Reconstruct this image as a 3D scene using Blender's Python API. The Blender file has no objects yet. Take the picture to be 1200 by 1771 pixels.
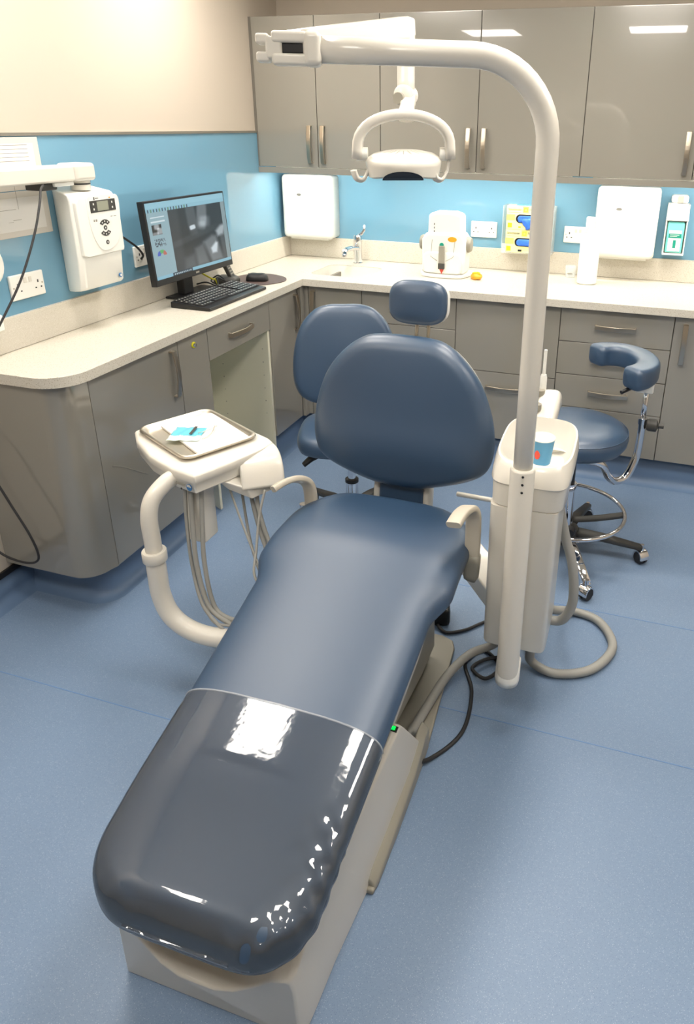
import bpy, bmesh, math, random
from mathutils import Vector, Matrix
from math import sin, cos, pi, sqrt, radians
random.seed(7)
S = bpy.context.scene
COL = S.collection
# ------------------------------------------------------------------ camera
W_, H_, F_ = 1200, 1771, 1218.6
yaw, pit, rol = -.29705, .38439, .01496
dv = Vector((sin(yaw)*cos(pit), cos(yaw)*cos(pit), -sin(pit)))
rv = Vector((cos(yaw), -sin(yaw), 0)); uv = rv.cross(dv)
r2 = rv*cos(rol)+uv*sin(rol); u2 = -rv*sin(rol)+uv*cos(rol)
cd = bpy.data.cameras.new('camera'); cam = bpy.data.objects.new('camera', cd); COL.objects.link(cam)
cam.matrix_world = Matrix(((r2.x, u2.x, -dv.x, 2.0457), (r2.y, u2.y, -dv.y, -3.9128), (r2.z, u2.z, -dv.z, 1.6568), (0, 0, 0, 1)))
cd.sensor_fit = 'HORIZONTAL'; cd.sensor_width = 36; cd.lens = F_*36/W_
cd.shift_x = -(726.6-600)/W_; cd.shift_y = (707.6-885.5)/W_; cd.clip_start = .02
S.camera = cam
# ------------------------------------------------------------------ world, exposure
wd = bpy.data.worlds.new('world'); S.world = wd; wd.use_nodes = True
wd.node_tree.nodes['Background'].inputs[0].default_value = (1, .96, .9, 1)
wd.node_tree.nodes['Background'].inputs[1].default_value = .35
vs = S.view_settings
vs.view_transform = 'Standard'; vs.look = 'None'; vs.gamma = 1; vs.use_curve_mapping = False; vs.exposure = 0.0
CEIL_E = 25.0      # ceiling panel strength
STRIP_E = 60.0     # under-cabinet strip strength
CEIL_Z = 2.45
PANELS = [(.5, -1.15), (1.95, -1.15), (.5, -2.24), (1.95, -2.24), (.5, -3.85), (1.95, -3.85), (3.3, -2.24)]
# ------------------------------------------------------------------ helpers
def sr(c):
    return tuple(((v/255)/12.92 if v/255 <= .04045 else ((v/255+.055)/1.055)**2.4) for v in c)+(1,)
def mat(name, col, rough=.5, metal=0, coat=0, spec=.5, emit=0, coat_r=.03, trans=0, alpha=1, bump=None, ecol=None):
    m = bpy.data.materials.new(name); m.use_nodes = True
    b = m.node_tree.nodes['Principled BSDF']; I = b.inputs
    c = sr(col); I['Base Color'].default_value = c; I['Roughness'].default_value = rough; I['Metallic'].default_value = metal
    I['Coat Weight'].default_value = coat; I['Coat Roughness'].default_value = coat_r; I['Specular IOR Level'].default_value = spec
    I['Transmission Weight'].default_value = trans; I['Alpha'].default_value = alpha
    if emit: I['Emission Color'].default_value = sr(ecol) if ecol else c; I['Emission Strength'].default_value = emit
    if bump:
        n = m.node_tree.nodes; l = m.node_tree.links
        t = n.new('ShaderNodeTexNoise'); t.inputs['Scale'].default_value = bump[0]; t.inputs['Detail'].default_value = 4
        tc = n.new('ShaderNodeTexCoord'); l.new(tc.outputs['Object'], t.inputs['Vector'])
        bp = n.new('ShaderNodeBump'); bp.inputs['Strength'].default_value = bump[1]; bp.inputs['Distance'].default_value = bump[2] if len(bump) > 2 else .001
        l.new(t.outputs['Fac'], bp.inputs['Height']); l.new(bp.outputs['Normal'], I['Normal'])
    return m
def speckle(m, scale, col2, size, scale2=None, col3=None, size2=.2, thr=.6):
    """scattered flecks of another colour over the base colour"""
    n = m.node_tree.nodes; l = m.node_tree.links; b = n['Principled BSDF']
    base = tuple(b.inputs['Base Color'].default_value)
    tc = n.new('ShaderNodeTexCoord'); prev = None
    for sc, c2, sz in ((scale, col2, size), (scale2, col3, size2)):
        if not sc: continue
        v = n.new('ShaderNodeTexVoronoi'); v.inputs['Scale'].default_value = sc
        l.new(tc.outputs['Object'], v.inputs['Vector'])
        lt = n.new('ShaderNodeMath'); lt.operation = 'LESS_THAN'; lt.inputs[1].default_value = sz
        l.new(v.outputs['Distance'], lt.inputs[0])
        sp = n.new('ShaderNodeSeparateColor'); l.new(v.outputs['Color'], sp.inputs[0])
        gt = n.new('ShaderNodeMath'); gt.operation = 'GREATER_THAN'; gt.inputs[1].default_value = thr
        l.new(sp.outputs[0], gt.inputs[0])
        mu = n.new('ShaderNodeMath'); mu.operation = 'MULTIPLY'; l.new(lt.outputs[0], mu.inputs[0]); l.new(gt.outputs[0], mu.inputs[1])
        mx = n.new('ShaderNodeMix'); mx.data_type = 'RGBA'; l.new(mu.outputs[0], mx.inputs['Factor'])
        if prev: l.new(prev, mx.inputs[6])
        else: mx.inputs[6].default_value = base
        mx.inputs[7].default_value = sr(c2); prev = mx.outputs[2]
    l.new(prev, b.inputs['Base Color'])
    return m
M = {}
M['wall'] = mat('wall_paint', (194, 183, 168), .85, bump=(250, .05))
M['ceil'] = mat('ceiling_paint', (232, 226, 214), .9)
M['floor'] = speckle(mat('floor_vinyl', (117, 139, 167), .42, spec=.45, bump=(420, .12, .0006)), 330, (152, 168, 190), .26, 520, (94, 115, 148), .32, .6)
M['seam'] = mat('vinyl_weld', (96, 132, 180), .4)
M['plinth'] = mat('vinyl_plinth', (102, 126, 158), .42)
M['black'] = mat('black_plastic', (24, 24, 26), .4)
M['rubber'] = mat('dark_rubber', (38, 38, 40), .6)
M['door'] = mat('gloss_grey_laminate', (142, 138, 129), .16, coat=1, coat_r=.02, spec=.5, bump=(9, .03, .002))
M['carcass'] = mat('grey_carcass', (112, 108, 100), .4)
M['cream'] = mat('cream_board', (232, 228, 206), .5)
M['steel'] = mat('brushed_steel', (196, 184, 166), .28, 1)
M['chrome'] = mat('chrome', (225, 225, 228), .06, 1)
M['glass_blue'] = mat('blue_backed_glass', (112, 160, 186), .6, coat=1, coat_r=.01, spec=.2)
M['glass_blue'].node_tree.nodes['Principled BSDF'].inputs['Coat IOR'].default_value = 1.75
M['alu'] = mat('anodised_trim', (176, 172, 162), .35, .8)
M['top'] = speckle(mat('speckled_worktop', (208, 202, 189), .3, spec=.5), 210, (176, 166, 146), .3, 330, (226, 222, 212), .3, .45)
M['sink'] = mat('white_basin', (236, 233, 222), .2)
M['vinyl'] = mat('navy_upholstery', (42, 69, 98), .45, spec=.7, coat=.5, coat_r=.42, bump=(700, .12, .0004))
M['vinyl2'] = mat('navy_upholstery_soft', (44, 70, 98), .42, spec=.8, coat=.5, coat_r=.38, bump=(700, .12, .0004))
M['shell'] = mat('beige_shell', (212, 207, 197), .32, coat=.3, coat_r=.1)
M['white'] = mat('white_enamel', (226, 221, 210), .28, coat=.4, coat_r=.08)
M['plast'] = mat('white_plastic', (240, 239, 232), .3)
M['greyp'] = mat('warm_grey_plastic', (150, 146, 134), .45)
M['dgrey'] = mat('charcoal_plastic', (62, 61, 58), .45)
M['hose'] = mat('grey_hose', (160, 159, 153), .5)
M['cable'] = mat('black_cable', (34, 34, 36), .5)
M['tray'] = mat('tray_steel', (214, 206, 192), .38, 1)
M['paper'] = mat('white_paper', (228, 226, 220), .7)
M['darkglass'] = mat('dark_lens', (14, 15, 18), .1, coat=1)
M['clear'] = mat('clear_plastic', (235, 240, 242), .05, alpha=.25, spec=.6)
M['yellow'] = mat('yellow_card', (250, 232, 110), .5)
M['gold'] = mat('amber_print', (240, 190, 30), .5)
M['print'] = mat('grey_print', (110, 108, 100), .6)
M['glove'] = mat('blue_glove', (50, 110, 215), .45)
M['teal'] = mat('teal_plastic', (20, 140, 120), .4)
M['orange'] = mat('orange_plastic', (250, 165, 40), .4)
M['red'] = mat('red_plastic', (226, 80, 60), .4)
M['gel'] = mat('aqua_gel', (120, 212, 205), .12, coat=.5)
M['blue'] = mat('blue_print', (40, 110, 170), .4)
M['pouch'] = mat('blue_pouch_film', (110, 200, 225), .25, coat=.6)
M['pouchw'] = mat('pouch_paper', (214, 232, 222), .4)
M['tubew'] = mat('yellow_lead', (222, 214, 40), .4)
M['light'] = mat('panel_diffuser', (255, 250, 240), .5, emit=CEIL_E, ecol=(255, 248, 238))
M['strip'] = mat('strip_diffuser', (255, 255, 250), .5, emit=STRIP_E, ecol=(255, 250, 238))
M['green'] = mat('green_lamp', (0, 200, 60), .3, emit=1.5, ecol=(0, 255, 80))
M['lcd'] = mat('lcd', (150, 152, 135), .2)

def base(name, parent=None):
    pass
def link(name, me, m=None, parent=None, smooth=False, bevel=0, seg=3, sub=0):
    o = bpy.data.objects.new(name, me); COL.objects.link(o)
    if m is not None: me.materials.append(m)
    if smooth or bevel:
        for p in me.polygons: p.use_smooth = True
    if bevel:
        b = o.modifiers.new('bevel', 'BEVEL'); b.width = bevel; b.segments = seg; b.limit_method = 'ANGLE'; b.angle_limit = radians(35); b.harden_normals = True
    if sub:
        s = o.modifiers.new('sub', 'SUBSURF'); s.levels = sub; s.render_levels = sub
    if parent: o.parent = parent
    return o
def tag(o, label, cat, group=None, kind=None):
    o['label'] = label; o['category'] = cat
    if group: o['group'] = group
    if kind: o['kind'] = kind
    return o
def root(name, loc, label, cat, group=None, rz=0):
    o = bpy.data.objects.new(name, None); COL.objects.link(o); o.location = loc; o.rotation_euler = (0, 0, rz)
    o.empty_display_size = .05
    return tag(o, label, cat, group)
def struct(o): o['kind'] = 'structure'; return o
def raw(name, V, Fc):
    me = bpy.data.meshes.new(name); me.from_pydata([tuple(v) for v in V], [], Fc); me.validate()
    bm = bmesh.new(); bm.from_mesh(me); bmesh.ops.recalc_face_normals(bm, faces=bm.faces); bm.to_mesh(me); bm.free()
    return me
def boxd(x0, x1, y0, y1, z0, z1):
    V = [(x, y, z) for z in (z0, z1) for y in (y0, y1) for x in (x0, x1)]
    return V, [(0, 1, 3, 2), (4, 6, 7, 5), (0, 4, 5, 1), (2, 3, 7, 6), (0, 2, 6, 4), (1, 5, 7, 3)]
def merge(parts):
    V = []; Fc = []
    for v, f in parts:
        k = len(V); V += list(v); Fc += [tuple(i+k for i in q) for q in f]
    return V, Fc
def box(name, x0, x1, y0, y1, z0, z1, m, parent=None, bevel=0, seg=2):
    return link(name, raw(name, *boxd(x0, x1, y0, y1, z0, z1)), m, parent, bevel=bevel, seg=seg)
def boxes(name, L, m, parent=None, bevel=0):
    return link(name, raw(name, *merge([boxd(*b) for b in L])), m, parent, bevel=bevel, seg=2)
def spline(P, n=8, closed=False):
    P = [Vector(p) for p in P]; out = []
    N = len(P); rng = range(N if closed else N-1)
    for i in rng:
        if closed: a, b, c, d = P[(i-1) % N], P[i], P[(i+1) % N], P[(i+2) % N]
        else: a, b, c, d = P[max(i-1, 0)], P[i], P[i+1], P[min(i+2, N-1)]
        for k in range(n):
            t = k/n
            out.append(.5*((2*b)+(c-a)*t+(2*a-5*b+4*c-d)*t*t+(3*b-a-3*c+d)*t**3))
    if not closed: out.append(P[-1])
    return out
def tubed(P, r, n=12, closed=False, sq=None, up=None, caps=True):
    """sweep a circle (or a superellipse of half sizes sq=(a,b,exp)) along points P"""
    P = [Vector(p) for p in P]; N = len(P)
    T = []
    for i in range(N):
        a = P[(i-1) % N] if (closed or i > 0) else P[i]; b = P[(i+1) % N] if (closed or i < N-1) else P[i]
        T.append((b-a).normalized())
    nrm = Vector(up) if up else (Vector((0, 0, 1)) if abs(T[0].z) < .9 else Vector((0, 1, 0)))
    V = []
    for i in range(N):
        nrm = nrm-T[i]*nrm.dot(T[i]); nrm.normalize(); bn = T[i].cross(nrm)
        rr = r[i] if isinstance(r, (list, tuple)) else r
        for k in range(n):
            a = 2*pi*k/n
            if sq:
                e = 2/sq[2]; cx = abs(cos(a))**e*(1 if cos(a) > 0 else -1); sx = abs(sin(a))**e*(1 if sin(a) > 0 else -1)
                V.append(P[i]+bn*cx*sq[0]*rr+nrm*sx*sq[1]*rr)
            else: V.append(P[i]+(bn*cos(a)+nrm*sin(a))*rr)
    Fc = []
    for i in range(N if closed else N-1):
        j = (i+1) % N
        for k in range(n): Fc.append((i*n+k, i*n+(k+1) % n, j*n+(k+1) % n, j*n+k))
    if caps and not closed:
        Fc.append(tuple(range(n))); Fc.append(tuple((N-1)*n+k for k in range(n)))
    return V, Fc
def tube(name, P, r, m, parent=None, n=14, sp=0, **k):
    if sp:
        m_ = len(P); P = spline(P, sp, k.get('closed', False))
        if isinstance(r, list):
            r = [r[min(int(i/sp), m_-1)]*(1-(i % sp)/sp)+r[min(int(i/sp)+1, m_-1)]*((i % sp)/sp) for i in range(len(P))]
    o = link(name, raw(name, *tubed(P, r, n, **k)), m, parent)
    for p in o.data.polygons: p.use_smooth = len(p.vertices) == 4
    return o
def lathed(prof, n=32, c=(0, 0, 0), ax='z', sx=1, sy=1):
    V = []; Fc = []
    for r, h in prof:
        for k in range(n):
            a = 2*pi*k/n; p = (r*cos(a)*sx, r*sin(a)*sy, h)
            if ax == 'y': p = (p[0], p[2], p[1])
            if ax == 'x': p = (p[2], p[0], p[1])
            V.append((p[0]+c[0], p[1]+c[1], p[2]+c[2]))
    for i in range(len(prof)-1):
        for k in range(n): Fc.append((i*n+k, i*n+(k+1) % n, (i+1)*n+(k+1) % n, (i+1)*n+k))
    if prof[0][0] > 1e-6: Fc.append(tuple(range(n)))
    if prof[-1][0] > 1e-6: Fc.append(tuple((len(prof)-1)*n+k for k in range(n)))
    return V, Fc
def lathe(name, prof, m, parent=None, n=32, c=(0, 0, 0), ax='z', bevel=0, **k):
    me = raw(name, *lathed(prof, n, c, ax, **k))
    bm = bmesh.new(); bm.from_mesh(me); bmesh.ops.remove_doubles(bm, verts=bm.verts, dist=1e-5); bm.to_mesh(me); bm.free()
    o = link(name, me, m, parent, smooth=True, bevel=bevel)
    if not bevel:
        me.set_sharp_from_angle(angle=radians(40))
    return o
def rrect(a, b, r, n=6, cx=0, cy=0):
    out = []
    for sx, sy, a0 in ((1, 1, 0), (-1, 1, pi/2), (-1, -1, pi), (1, -1, 1.5*pi)):
        for k in range(n+1):
            t = a0+pi/2*k/n; out.append((cx+sx*(a-r)+r*cos(t), cy+sy*(b-r)+r*sin(t)))
    return out
def prism(name, pts, d0, d1, m, parent=None, fr=None, bevel=0, seg=3):
    """polygon pts (u,v) between depth d0 and d1 in frame fr=(origin,U,V,N)"""
    O, U, Vv, N = [Vector(q) for q in (fr or ((0, 0, 0), (1, 0, 0), (0, 1, 0), (0, 0, 1)))]
    n = len(pts); V = [O+U*u+Vv*v+N*d for d in (d0, d1) for u, v in pts]
    Fc = [tuple(range(n)), tuple(range(n, 2*n))]+[(i, (i+1) % n, n+(i+1) % n, n+i) for i in range(n)]
    o = link(name, raw(name, V, Fc), m, parent, bevel=bevel, seg=seg)
    if not bevel:
        for p in o.data.polygons: p.use_smooth = len(p.vertices) == 4 and n > 8
        o.data.set_sharp_from_angle(angle=radians(40))
    return o
def pad(name, pts, prof, m, parent=None, fr=None, fn=None):
    """cushion: outline pts, prof = list of (inset, depth) rings, last one closed by a centre point"""
    O, U, Vv, N = [Vector(q) for q in (fr or ((0, 0, 0), (1, 0, 0), (0, 1, 0), (0, 0, 1)))]
    n = len(pts); cu = sum(p[0] for p in pts)/n; cv = sum(p[1] for p in pts)/n
    V = []
    for ins, dp in prof:
        for u, v in pts:
            du, dw = u-cu, v-cv; L = sqrt(du*du+dw*dw); k = max(0.0, (L-ins)/L) if ins >= 0 else 1
            if ins > 1: k = ins-1          # inset 1+x means scale x
            uu, vv = cu+du*k, cv+dw*k; q = O+U*uu+Vv*vv+N*(dp+(fn(uu, vv) if fn else 0))
            V.append(q)
    Fc = []
    for i in range(len(prof)-1):
        for k in range(n): Fc.append((i*n+k, i*n+(k+1) % n, (i+1)*n+(k+1) % n, (i+1)*n+k))
    Fc.append(tuple(range(n)))
    c = len(V); V.append(O+U*cu+Vv*cv+N*(prof[-1][1]+(fn(cu, cv) if fn else 0)))
    b = (len(prof)-1)*n
    for k in range(n): Fc.append((b+k, b+(k+1) % n, c))
    return link(name, raw(name, V, Fc), m, parent, smooth=True)
def text(name, s, size, loc, rot, m, parent=None, sx=1, align='LEFT'):
    cu = bpy.data.curves.new(name, 'FONT'); cu.body = s; cu.size = size; cu.extrude = .0002; cu.align_x = align
    t_ = bpy.data.objects.new(name, cu); me = bpy.data.meshes.new_from_object(t_); bpy.data.objects.remove(t_); me.name = name
    me.materials.clear(); me.materials.append(m)
    o = bpy.data.objects.new(name, me); COL.objects.link(o); o.location = loc; o.rotation_euler = rot; o.scale = (sx, 1, 1)
    if parent: o.parent = parent
    return o
def smooth_out(pts, n=6):
    return [(p.x, p.y) for p in spline([(a, b, 0) for a, b in pts], n, True)]
def roundprof(r, th, n=5, back=.012):
    """rounded edge: from back (depth 0) to front (depth th), edge radius r"""
    L = [(back, 0.0)]
    L += [(back*(1-sin(pi/2*k/3)), back*(1-cos(pi/2*k/3))) for k in range(1, 4)]
    L += [(r*(1-cos(pi/2*k/n)), th-r+r*sin(pi/2*k/n)) for k in range(n+1)]
    return L
# ================================================================== ROOM
RX, RY = 3.9, -5.9
struct(box('floor', -.3, RX+.1, RY-.1, .1, -.08, 0, M['floor']))
struct(box('wall_back', -.1, RX+.1, 0, .1, 0, CEIL_Z, M['wall']))
struct(box('wall_left', -.13, 0, -2.17, 0, 0, CEIL_Z, M['wall']))
struct(box('wall_left_recess', -.13, -.03, RY, -2.17, 0, CEIL_Z, M['wall']))
struct(box('wall_right', RX, RX+.1, RY, 0, 0, CEIL_Z, M['wall']))
struct(box('wall_front', -.3, RX+.1, RY-.1, RY, 0, CEIL_Z, M['wall']))
struct(box('ceiling', -.3, RX+.1, RY-.1, .1, CEIL_Z, CEIL_Z+.08, M['ceil']))
struct(box('trim_5', -.03, -.020, RY, -2.171, .104, .128, M['black'], bevel=.002))
struct(box('trim_1', .001, .014, -2.31, -.32, 1.602, 1.612, M['alu']))
struct(box('trim_2', .9, 3.6, -2.302, -2.299, -.001, .0006, M['seam']))
struct(box('trim_3', .0, .95, -2.602, -2.599, -.001, .0006, M['seam']))
struct(box('trim_4', .6, 3.6, -1.682, -1.679, -.001, .0006, M['seam']))
for i, (px, py) in enumerate(PANELS):
    r = root('ceiling_light', (px, py, CEIL_Z), 'square recessed ceiling light panel, number %d counted from the back left corner' % (i+1), 'light', 'square ceiling light panels')
    r['label'] = 'square white light panel in the ceiling above the surgery'
    box('diffuser', -.235, .235, -.25, .25, -.012, -.004, M['light'], r)
    boxes('frame', [(-.3, .3, -.3, -.25, -.014, 0), (-.3, .3, .25, .3, -.014, 0), (-.3, -.235, -.25, .25, -.014, 0), (.235, .3, -.25, .25, -.014, 0)], M['white'], r)
# blue glass splashbacks
tag(box('glass_splashback', .001, .008, -2.31, -.0095, 1.026, 1.602, M['glass_blue']), 'tall blue glass splashback on the left wall behind the monitor', 'splashback')
tag(box('glass_splashback', .001, RX-.001, -.008, -.001, 1.026, 1.43, M['glass_blue']), 'long low blue glass splashback on the back wall under the wall cupboards', 'splashback')
# ---------------------------------------------------------------- worktop
def arc(cx, cy, r, a0, a1, n=10): return [(cx+r*cos(a0+(a1-a0)*k/n), cy+r*sin(a0+(a1-a0)*k/n)) for k in range(n+1)]
wt = [(0, 0), (0, -2.302)]+[(.28, -2.302)]+arc(.28, -2.182, .12, -pi/2, 0)+[(.40, -2.16), (.40, -.641), (RX-.02, -.641), (RX-.02, 0)]
hole = rrect(.16, .15, .05, 5, .53, -.36)
bm = bmesh.new()
es = []
for L in (wt, hole):
    vv = [bm.verts.new((x, y, .91)) for x, y in L]
    es += [bm.edges.new((vv[i], vv[(i+1) % len(vv)])) for i in range(len(vv))]
bmesh.ops.triangle_fill(bm, edges=es, use_beauty=True)
g = bmesh.ops.extrude_face_region(bm, geom=bm.faces[:])
bmesh.ops.translate(bm, verts=[v for v in g['geom'] if isinstance(v, bmesh.types.BMVert)], vec=(0, 0, -.036))
bmesh.ops.recalc_face_normals(bm, faces=bm.faces)
me = bpy.data.meshes.new('worktop'); bm.to_mesh(me); bm.free()
wtop = tag(link('worktop', me, M['top'], bevel=.004, seg=2), 'cream speckled L-shaped worktop with a rounded free end', 'worktop')
up = link('upstand', raw('upstand', *merge([boxd(.0, .02, -2.30, 0, .911, 1.026), boxd(.02, RX-.02, -.02, 0, .911, 1.026)])), M['top'], bevel=.002, seg=2)
tag(up, 'cream speckled upstand running along both walls behind the worktop', 'upstand')
sk = root('sink', (.53, -.36, .91), 'white basin sunk into the worktop below the chrome tap', 'sink')
hp = rrect(.16, .15, .05, 5); n = len(hp); V = []
for s, z in ((1.0, -.004), (.985, -.03), (.95, -.12), (.85, -.145), (.3, -.15), (.12, -.153)): V += [(x*s, y*s, z) for x, y in hp]
Fc = [(i*n+k, i*n+(k+1) % n, (i+1)*n+(k+1) % n, (i+1)*n+k) for i in range(5) for k in range(n)]
link('basin', raw('basin', V, Fc+[tuple(5*n+k for k in range(n))]), M['sink'], sk, smooth=True)
lathe('waste', [(.0, -.149), (.022, -.149), (.025, -.1515)], M['chrome'], sk, 20)
# ---------------------------------------------------------------- handles and doors
def bow(L=.18, out=.028, w=.022, t=.007):
    """bow handle along local z, feet at y=0, bowing to -y"""
    n = 10; V = []; prev = []
    P = [Vector((0, -out*sin(pi*(.08+.84*k/n))**.6 if 0 < k < n else -.012, -L/2+L*k/n)) for k in range(n+1)]
    P = [Vector((0, 0, -L/2)), Vector((0, -out*.62, -L/2))]+[Vector((0, -out*(.62+.38*sin(pi*k/n)), -L/2+.006+(L-.012)*k/n)) for k in range(1, n)]+[Vector((0, -out*.62, L/2)), Vector((0, 0, L/2))]
    return tubed(P, 1, 16, sq=(t/2, w/2, 6), up=(1, 0, 0))
HM = raw('handle', *bow()); HM.materials.append(M['steel'])
def handle(parent, x, y, z, horiz=False, face='y'):
    o = bpy.data.objects.new('handle', HM); COL.objects.link(o); o.parent = parent; o.location = (x, y, z)
    R = Matrix.Rotation(pi/2, 4, 'Y') if horiz else Matrix.Identity(4)
    if face == 'x': R = Matrix.Rotation(pi/2, 4, 'Z') @ R
    o.rotation_euler = R.to_euler()
    return o
TOPZ, BOTZ, PLY = .870, .150, -.613
G = .0015
def base_unit(x0, x1, label, fronts):
    """fronts: list of (kind, z0, z1, handle(x,z,horizontal) or None)"""
    r = root('base_cabinet', ((x0+x1)/2, PLY, 0), label, 'cabinet'); h = (x1-x0)/2
    boxes('carcass', [(-h+.001, -h+.016, .021, .59, .15, .872), (h-.016, h-.001, .021, .59, .15, .872), (-h+.016, h-.016, .575, .59, .15, .872), (-h+.016, h-.016, .021, .575, .15, .166)], M['carcass'], r)
    for kind, z0, z1, hd in fronts:
        f = box(kind, -h+G, h-G, 0, .019, z0+G, z1-G, M['door'], r, bevel=.0015)
        if hd: handle(f, hd[0], 0, hd[1], hd[2])
    return r
base_unit(.414, .714, 'narrow gloss grey base cupboard with one door in the inner corner', [('door', BOTZ, TOPZ, (-.12, .755, False))])
base_unit(.714, 1.213, 'gloss grey drawer unit under the white mixing machine', [('drawer', .708, TOPZ, (0, .79, True)), ('drawer', .43, .708, (0, .62, True)), ('drawer', BOTZ, .43, (0, .35, True))])
base_unit(1.213, 1.722, 'gloss grey base unit with a plain tall upper panel over one drawer', [('panel', .512, TOPZ, None), ('drawer', BOTZ, .512, (.005, .43, True))])
base_unit(1.722, 2.231, 'gloss grey base unit with four drawers behind the operator stool', [('drawer', .708, TOPZ, (0, .79, True)), ('drawer', .545, .708, (0, .625, True)), ('drawer', .378, .545, (0, .462, True)), ('drawer', BOTZ, .378, (0, .29, True))])
base_unit(2.231, 2.74, 'gloss grey base cupboard with one door at the right edge', [('door', BOTZ, TOPZ, (-.205, .745, False))])
base_unit(2.74, 3.87, 'wide gloss grey base cupboard beyond the right edge of the view', [('door', BOTZ, TOPZ, None)])
# corner posts
tag(boxes('corner_post', [(.372, .391, -.655, -.613, BOTZ, TOPZ), (.372, .413, -.613, -.594, BOTZ, TOPZ)], M['door'], bevel=.001), 'slim grey corner post where the two cupboard runs meet', 'post')
# plinths (coved vinyl)
def cove(name, P, axis):
    n = len(P); V = []; Fc = []
    for k in range(7):
        a = pi/2*k/6; off = .05*(1-sin(a)); z = .05*(1-cos(a))
        V += [(x+nx*off, y+ny*off, z+.0005) for x, y, nx, ny in P]
    V += [(x, y, .149) for x, y, nx, ny in P]; V += [(x-nx*.01, y-ny*.01, .149) for x, y, nx, ny in P]
    for i in range(8):
        for k in range(n-1): Fc.append((i*n+k, i*n+k+1, (i+1)*n+k+1, (i+1)*n+k))
    return struct(link(name, raw(name, V, Fc), M['plinth'], smooth=True))
cove('baseboard_back', [(.325, -.565, 0, -1), (RX-.02, -.565, 0, -1)], 'x')
q = [(-.028, -2.175, 0, -1), (.26, -2.175, 0, -1)]+[(.26+.05*cos(a), -2.125+.05*sin(a), cos(a), sin(a)) for a in [-pi/2+pi/2*k/6 for k in range(1, 7)]]+[(.31, -1.478, 1, 0)]
cove('baseboard_peninsula', q, 'y')
cove('baseboard_left', [(-.026, RY, 1, 0), (-.026, -2.176, 1, 0)], 'y')
bpy.data.objects['baseboard_left'].scale = (1, 1, .70)
cove('baseboard_corner', [(.325, -.956, 1, 0), (.325, -.565, 1, 0)], 'y')
# left run
PX = .372
def left_unit(y0, y1, label, fronts, carc=True):
    r = root('base_cabinet', (PX, (y0+y1)/2, 0), label, 'cabinet'); h = (y1-y0)/2
    if carc: boxes('carcass', [(-.35, -.021, -h+.001, -h+.016, .15, .872), (-.35, -.021, h-.016, h-.001, .15, .872), (-.35, -.335, -h+.016, h-.016, .15, .872), (-.335, -.021, -h+.016, h-.016, .15, .166)], M['carcass'], r)
    for kind, z0, z1, hd in fronts:
        f = box(kind, -.019, 0, -h+G, h-G, z0+G, z1-G, M['door'], r, bevel=.0015)
        if hd: handle(f, 0, hd[0], hd[1], hd[2], 'x')
    return r
left_unit(-.956, -.657, 'gloss grey base cupboard between the knee space and the corner', [('door', BOTZ, TOPZ, (.115, .745, False))])
left_unit(-2.165, -1.68, 'gloss grey base cupboard beside the rounded end of the left run', [('door', BOTZ, TOPZ, (.205-.01, .745, False))])
for o_ in [q for q in bpy.data.objects if q.name.startswith('base_cabinet') and 'rounded end' in q['label']]:
    tube('scratch', [(.0006, -2.117+1.9225, .532), (.0006, -2.06+1.9225, .500), (.0006, -1.951+1.9225, .419)], .0009, M['greyp'], o_, 6, 4)
lk = left_unit(-1.68, -1.478, 'narrow gloss grey cupboard with a small keyed lock', [('door', BOTZ, TOPZ, None)])
lathe('lock', [(.0, .013), (.006, .013), (.0075, .011), (.0075, .0)], M['chrome'], lk, 16, (.0, .0, .82), 'x')
lathe('lock_ring', [(.0078, .0045), (.012, .0045), (.013, .003), (.013, .0), (.0078, 0)], M['tubew'], lk, 20, (.0, 0, .82), 'x')
# knee space with one drawer
kn = root('desk_drawer_unit', (PX, -1.217, 0), 'gloss grey drawer over an open cream-lined knee space', 'desk')
f = box('drawer', -.019, 0, -.261+G, .261-G, .72, TOPZ, M['door'], kn, bevel=.0015); handle(f, 0, -.01, .79, True, 'x')
box('drawer_box', -.33, -.022, -.24, .24, .735, .86, M['cream'], kn)
sp = box('side_panel', -.35, -.008, .243, .261, .0, .72, M['cream'], kn)
for k in range(12):
    yy = -.04 if k % 2 else -.27
    lathe('shelf_hole', [(0, -.0007), (.0025, -.0007)], M['dgrey'] if k in (3, 6, 9) else M['greyp'], sp, 10, (yy, .2425, .25+.034*k), 'y')
box('side_panel', -.35, -.022, -.2605, -.244, .0, .72, M['cream'], kn)
box('back_panel', -.362, -.35, -.26, .26, .0, .87, M['cream'], kn)
# rounded end: curved panel + end panel
er = root('curved_end_panel', (PX, -2.2, 0), 'gloss grey rounded end panel closing the left cupboard run', 'panel')
oc = [(-.401, -.075), (-.10, -.075)]+arc(-.10, .015, .09, -pi/2, -.12, 12)+[(0, .034)]
ic = [(x*1-.0, y+.018) if i < 2 else (x, y) for i, (x, y) in enumerate(oc)]
inn = [(-.401, -.057), (-.10, -.057)]+arc(-.10, .015, .072, -pi/2, -.12, 12)+[(-.018, .034)]
cp = oc+inn[::-1]; nn = len(oc); V = [(x, y, z) for z in (BOTZ, .873) for x, y in cp]; m2 = len(cp); Fc = []
for i in range(nn-1):
    j = m2-1-i
    Fc += [(i, i+1, m2+i+1, m2+i), (j, j-1, m2+j-1, m2+j), (i, i+1, j-1, j), (m2+i, m2+i+1, m2+j-1, m2+j)]
Fc += [(0, m2-1, 2*m2-1, m2), (nn-1, nn, m2+nn, m2+nn-1)]
o = link('curved_panel', raw('curved_panel', V, Fc), M['door'], er, smooth=True); o.data.set_sharp_from_angle(angle=radians(35))
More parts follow.
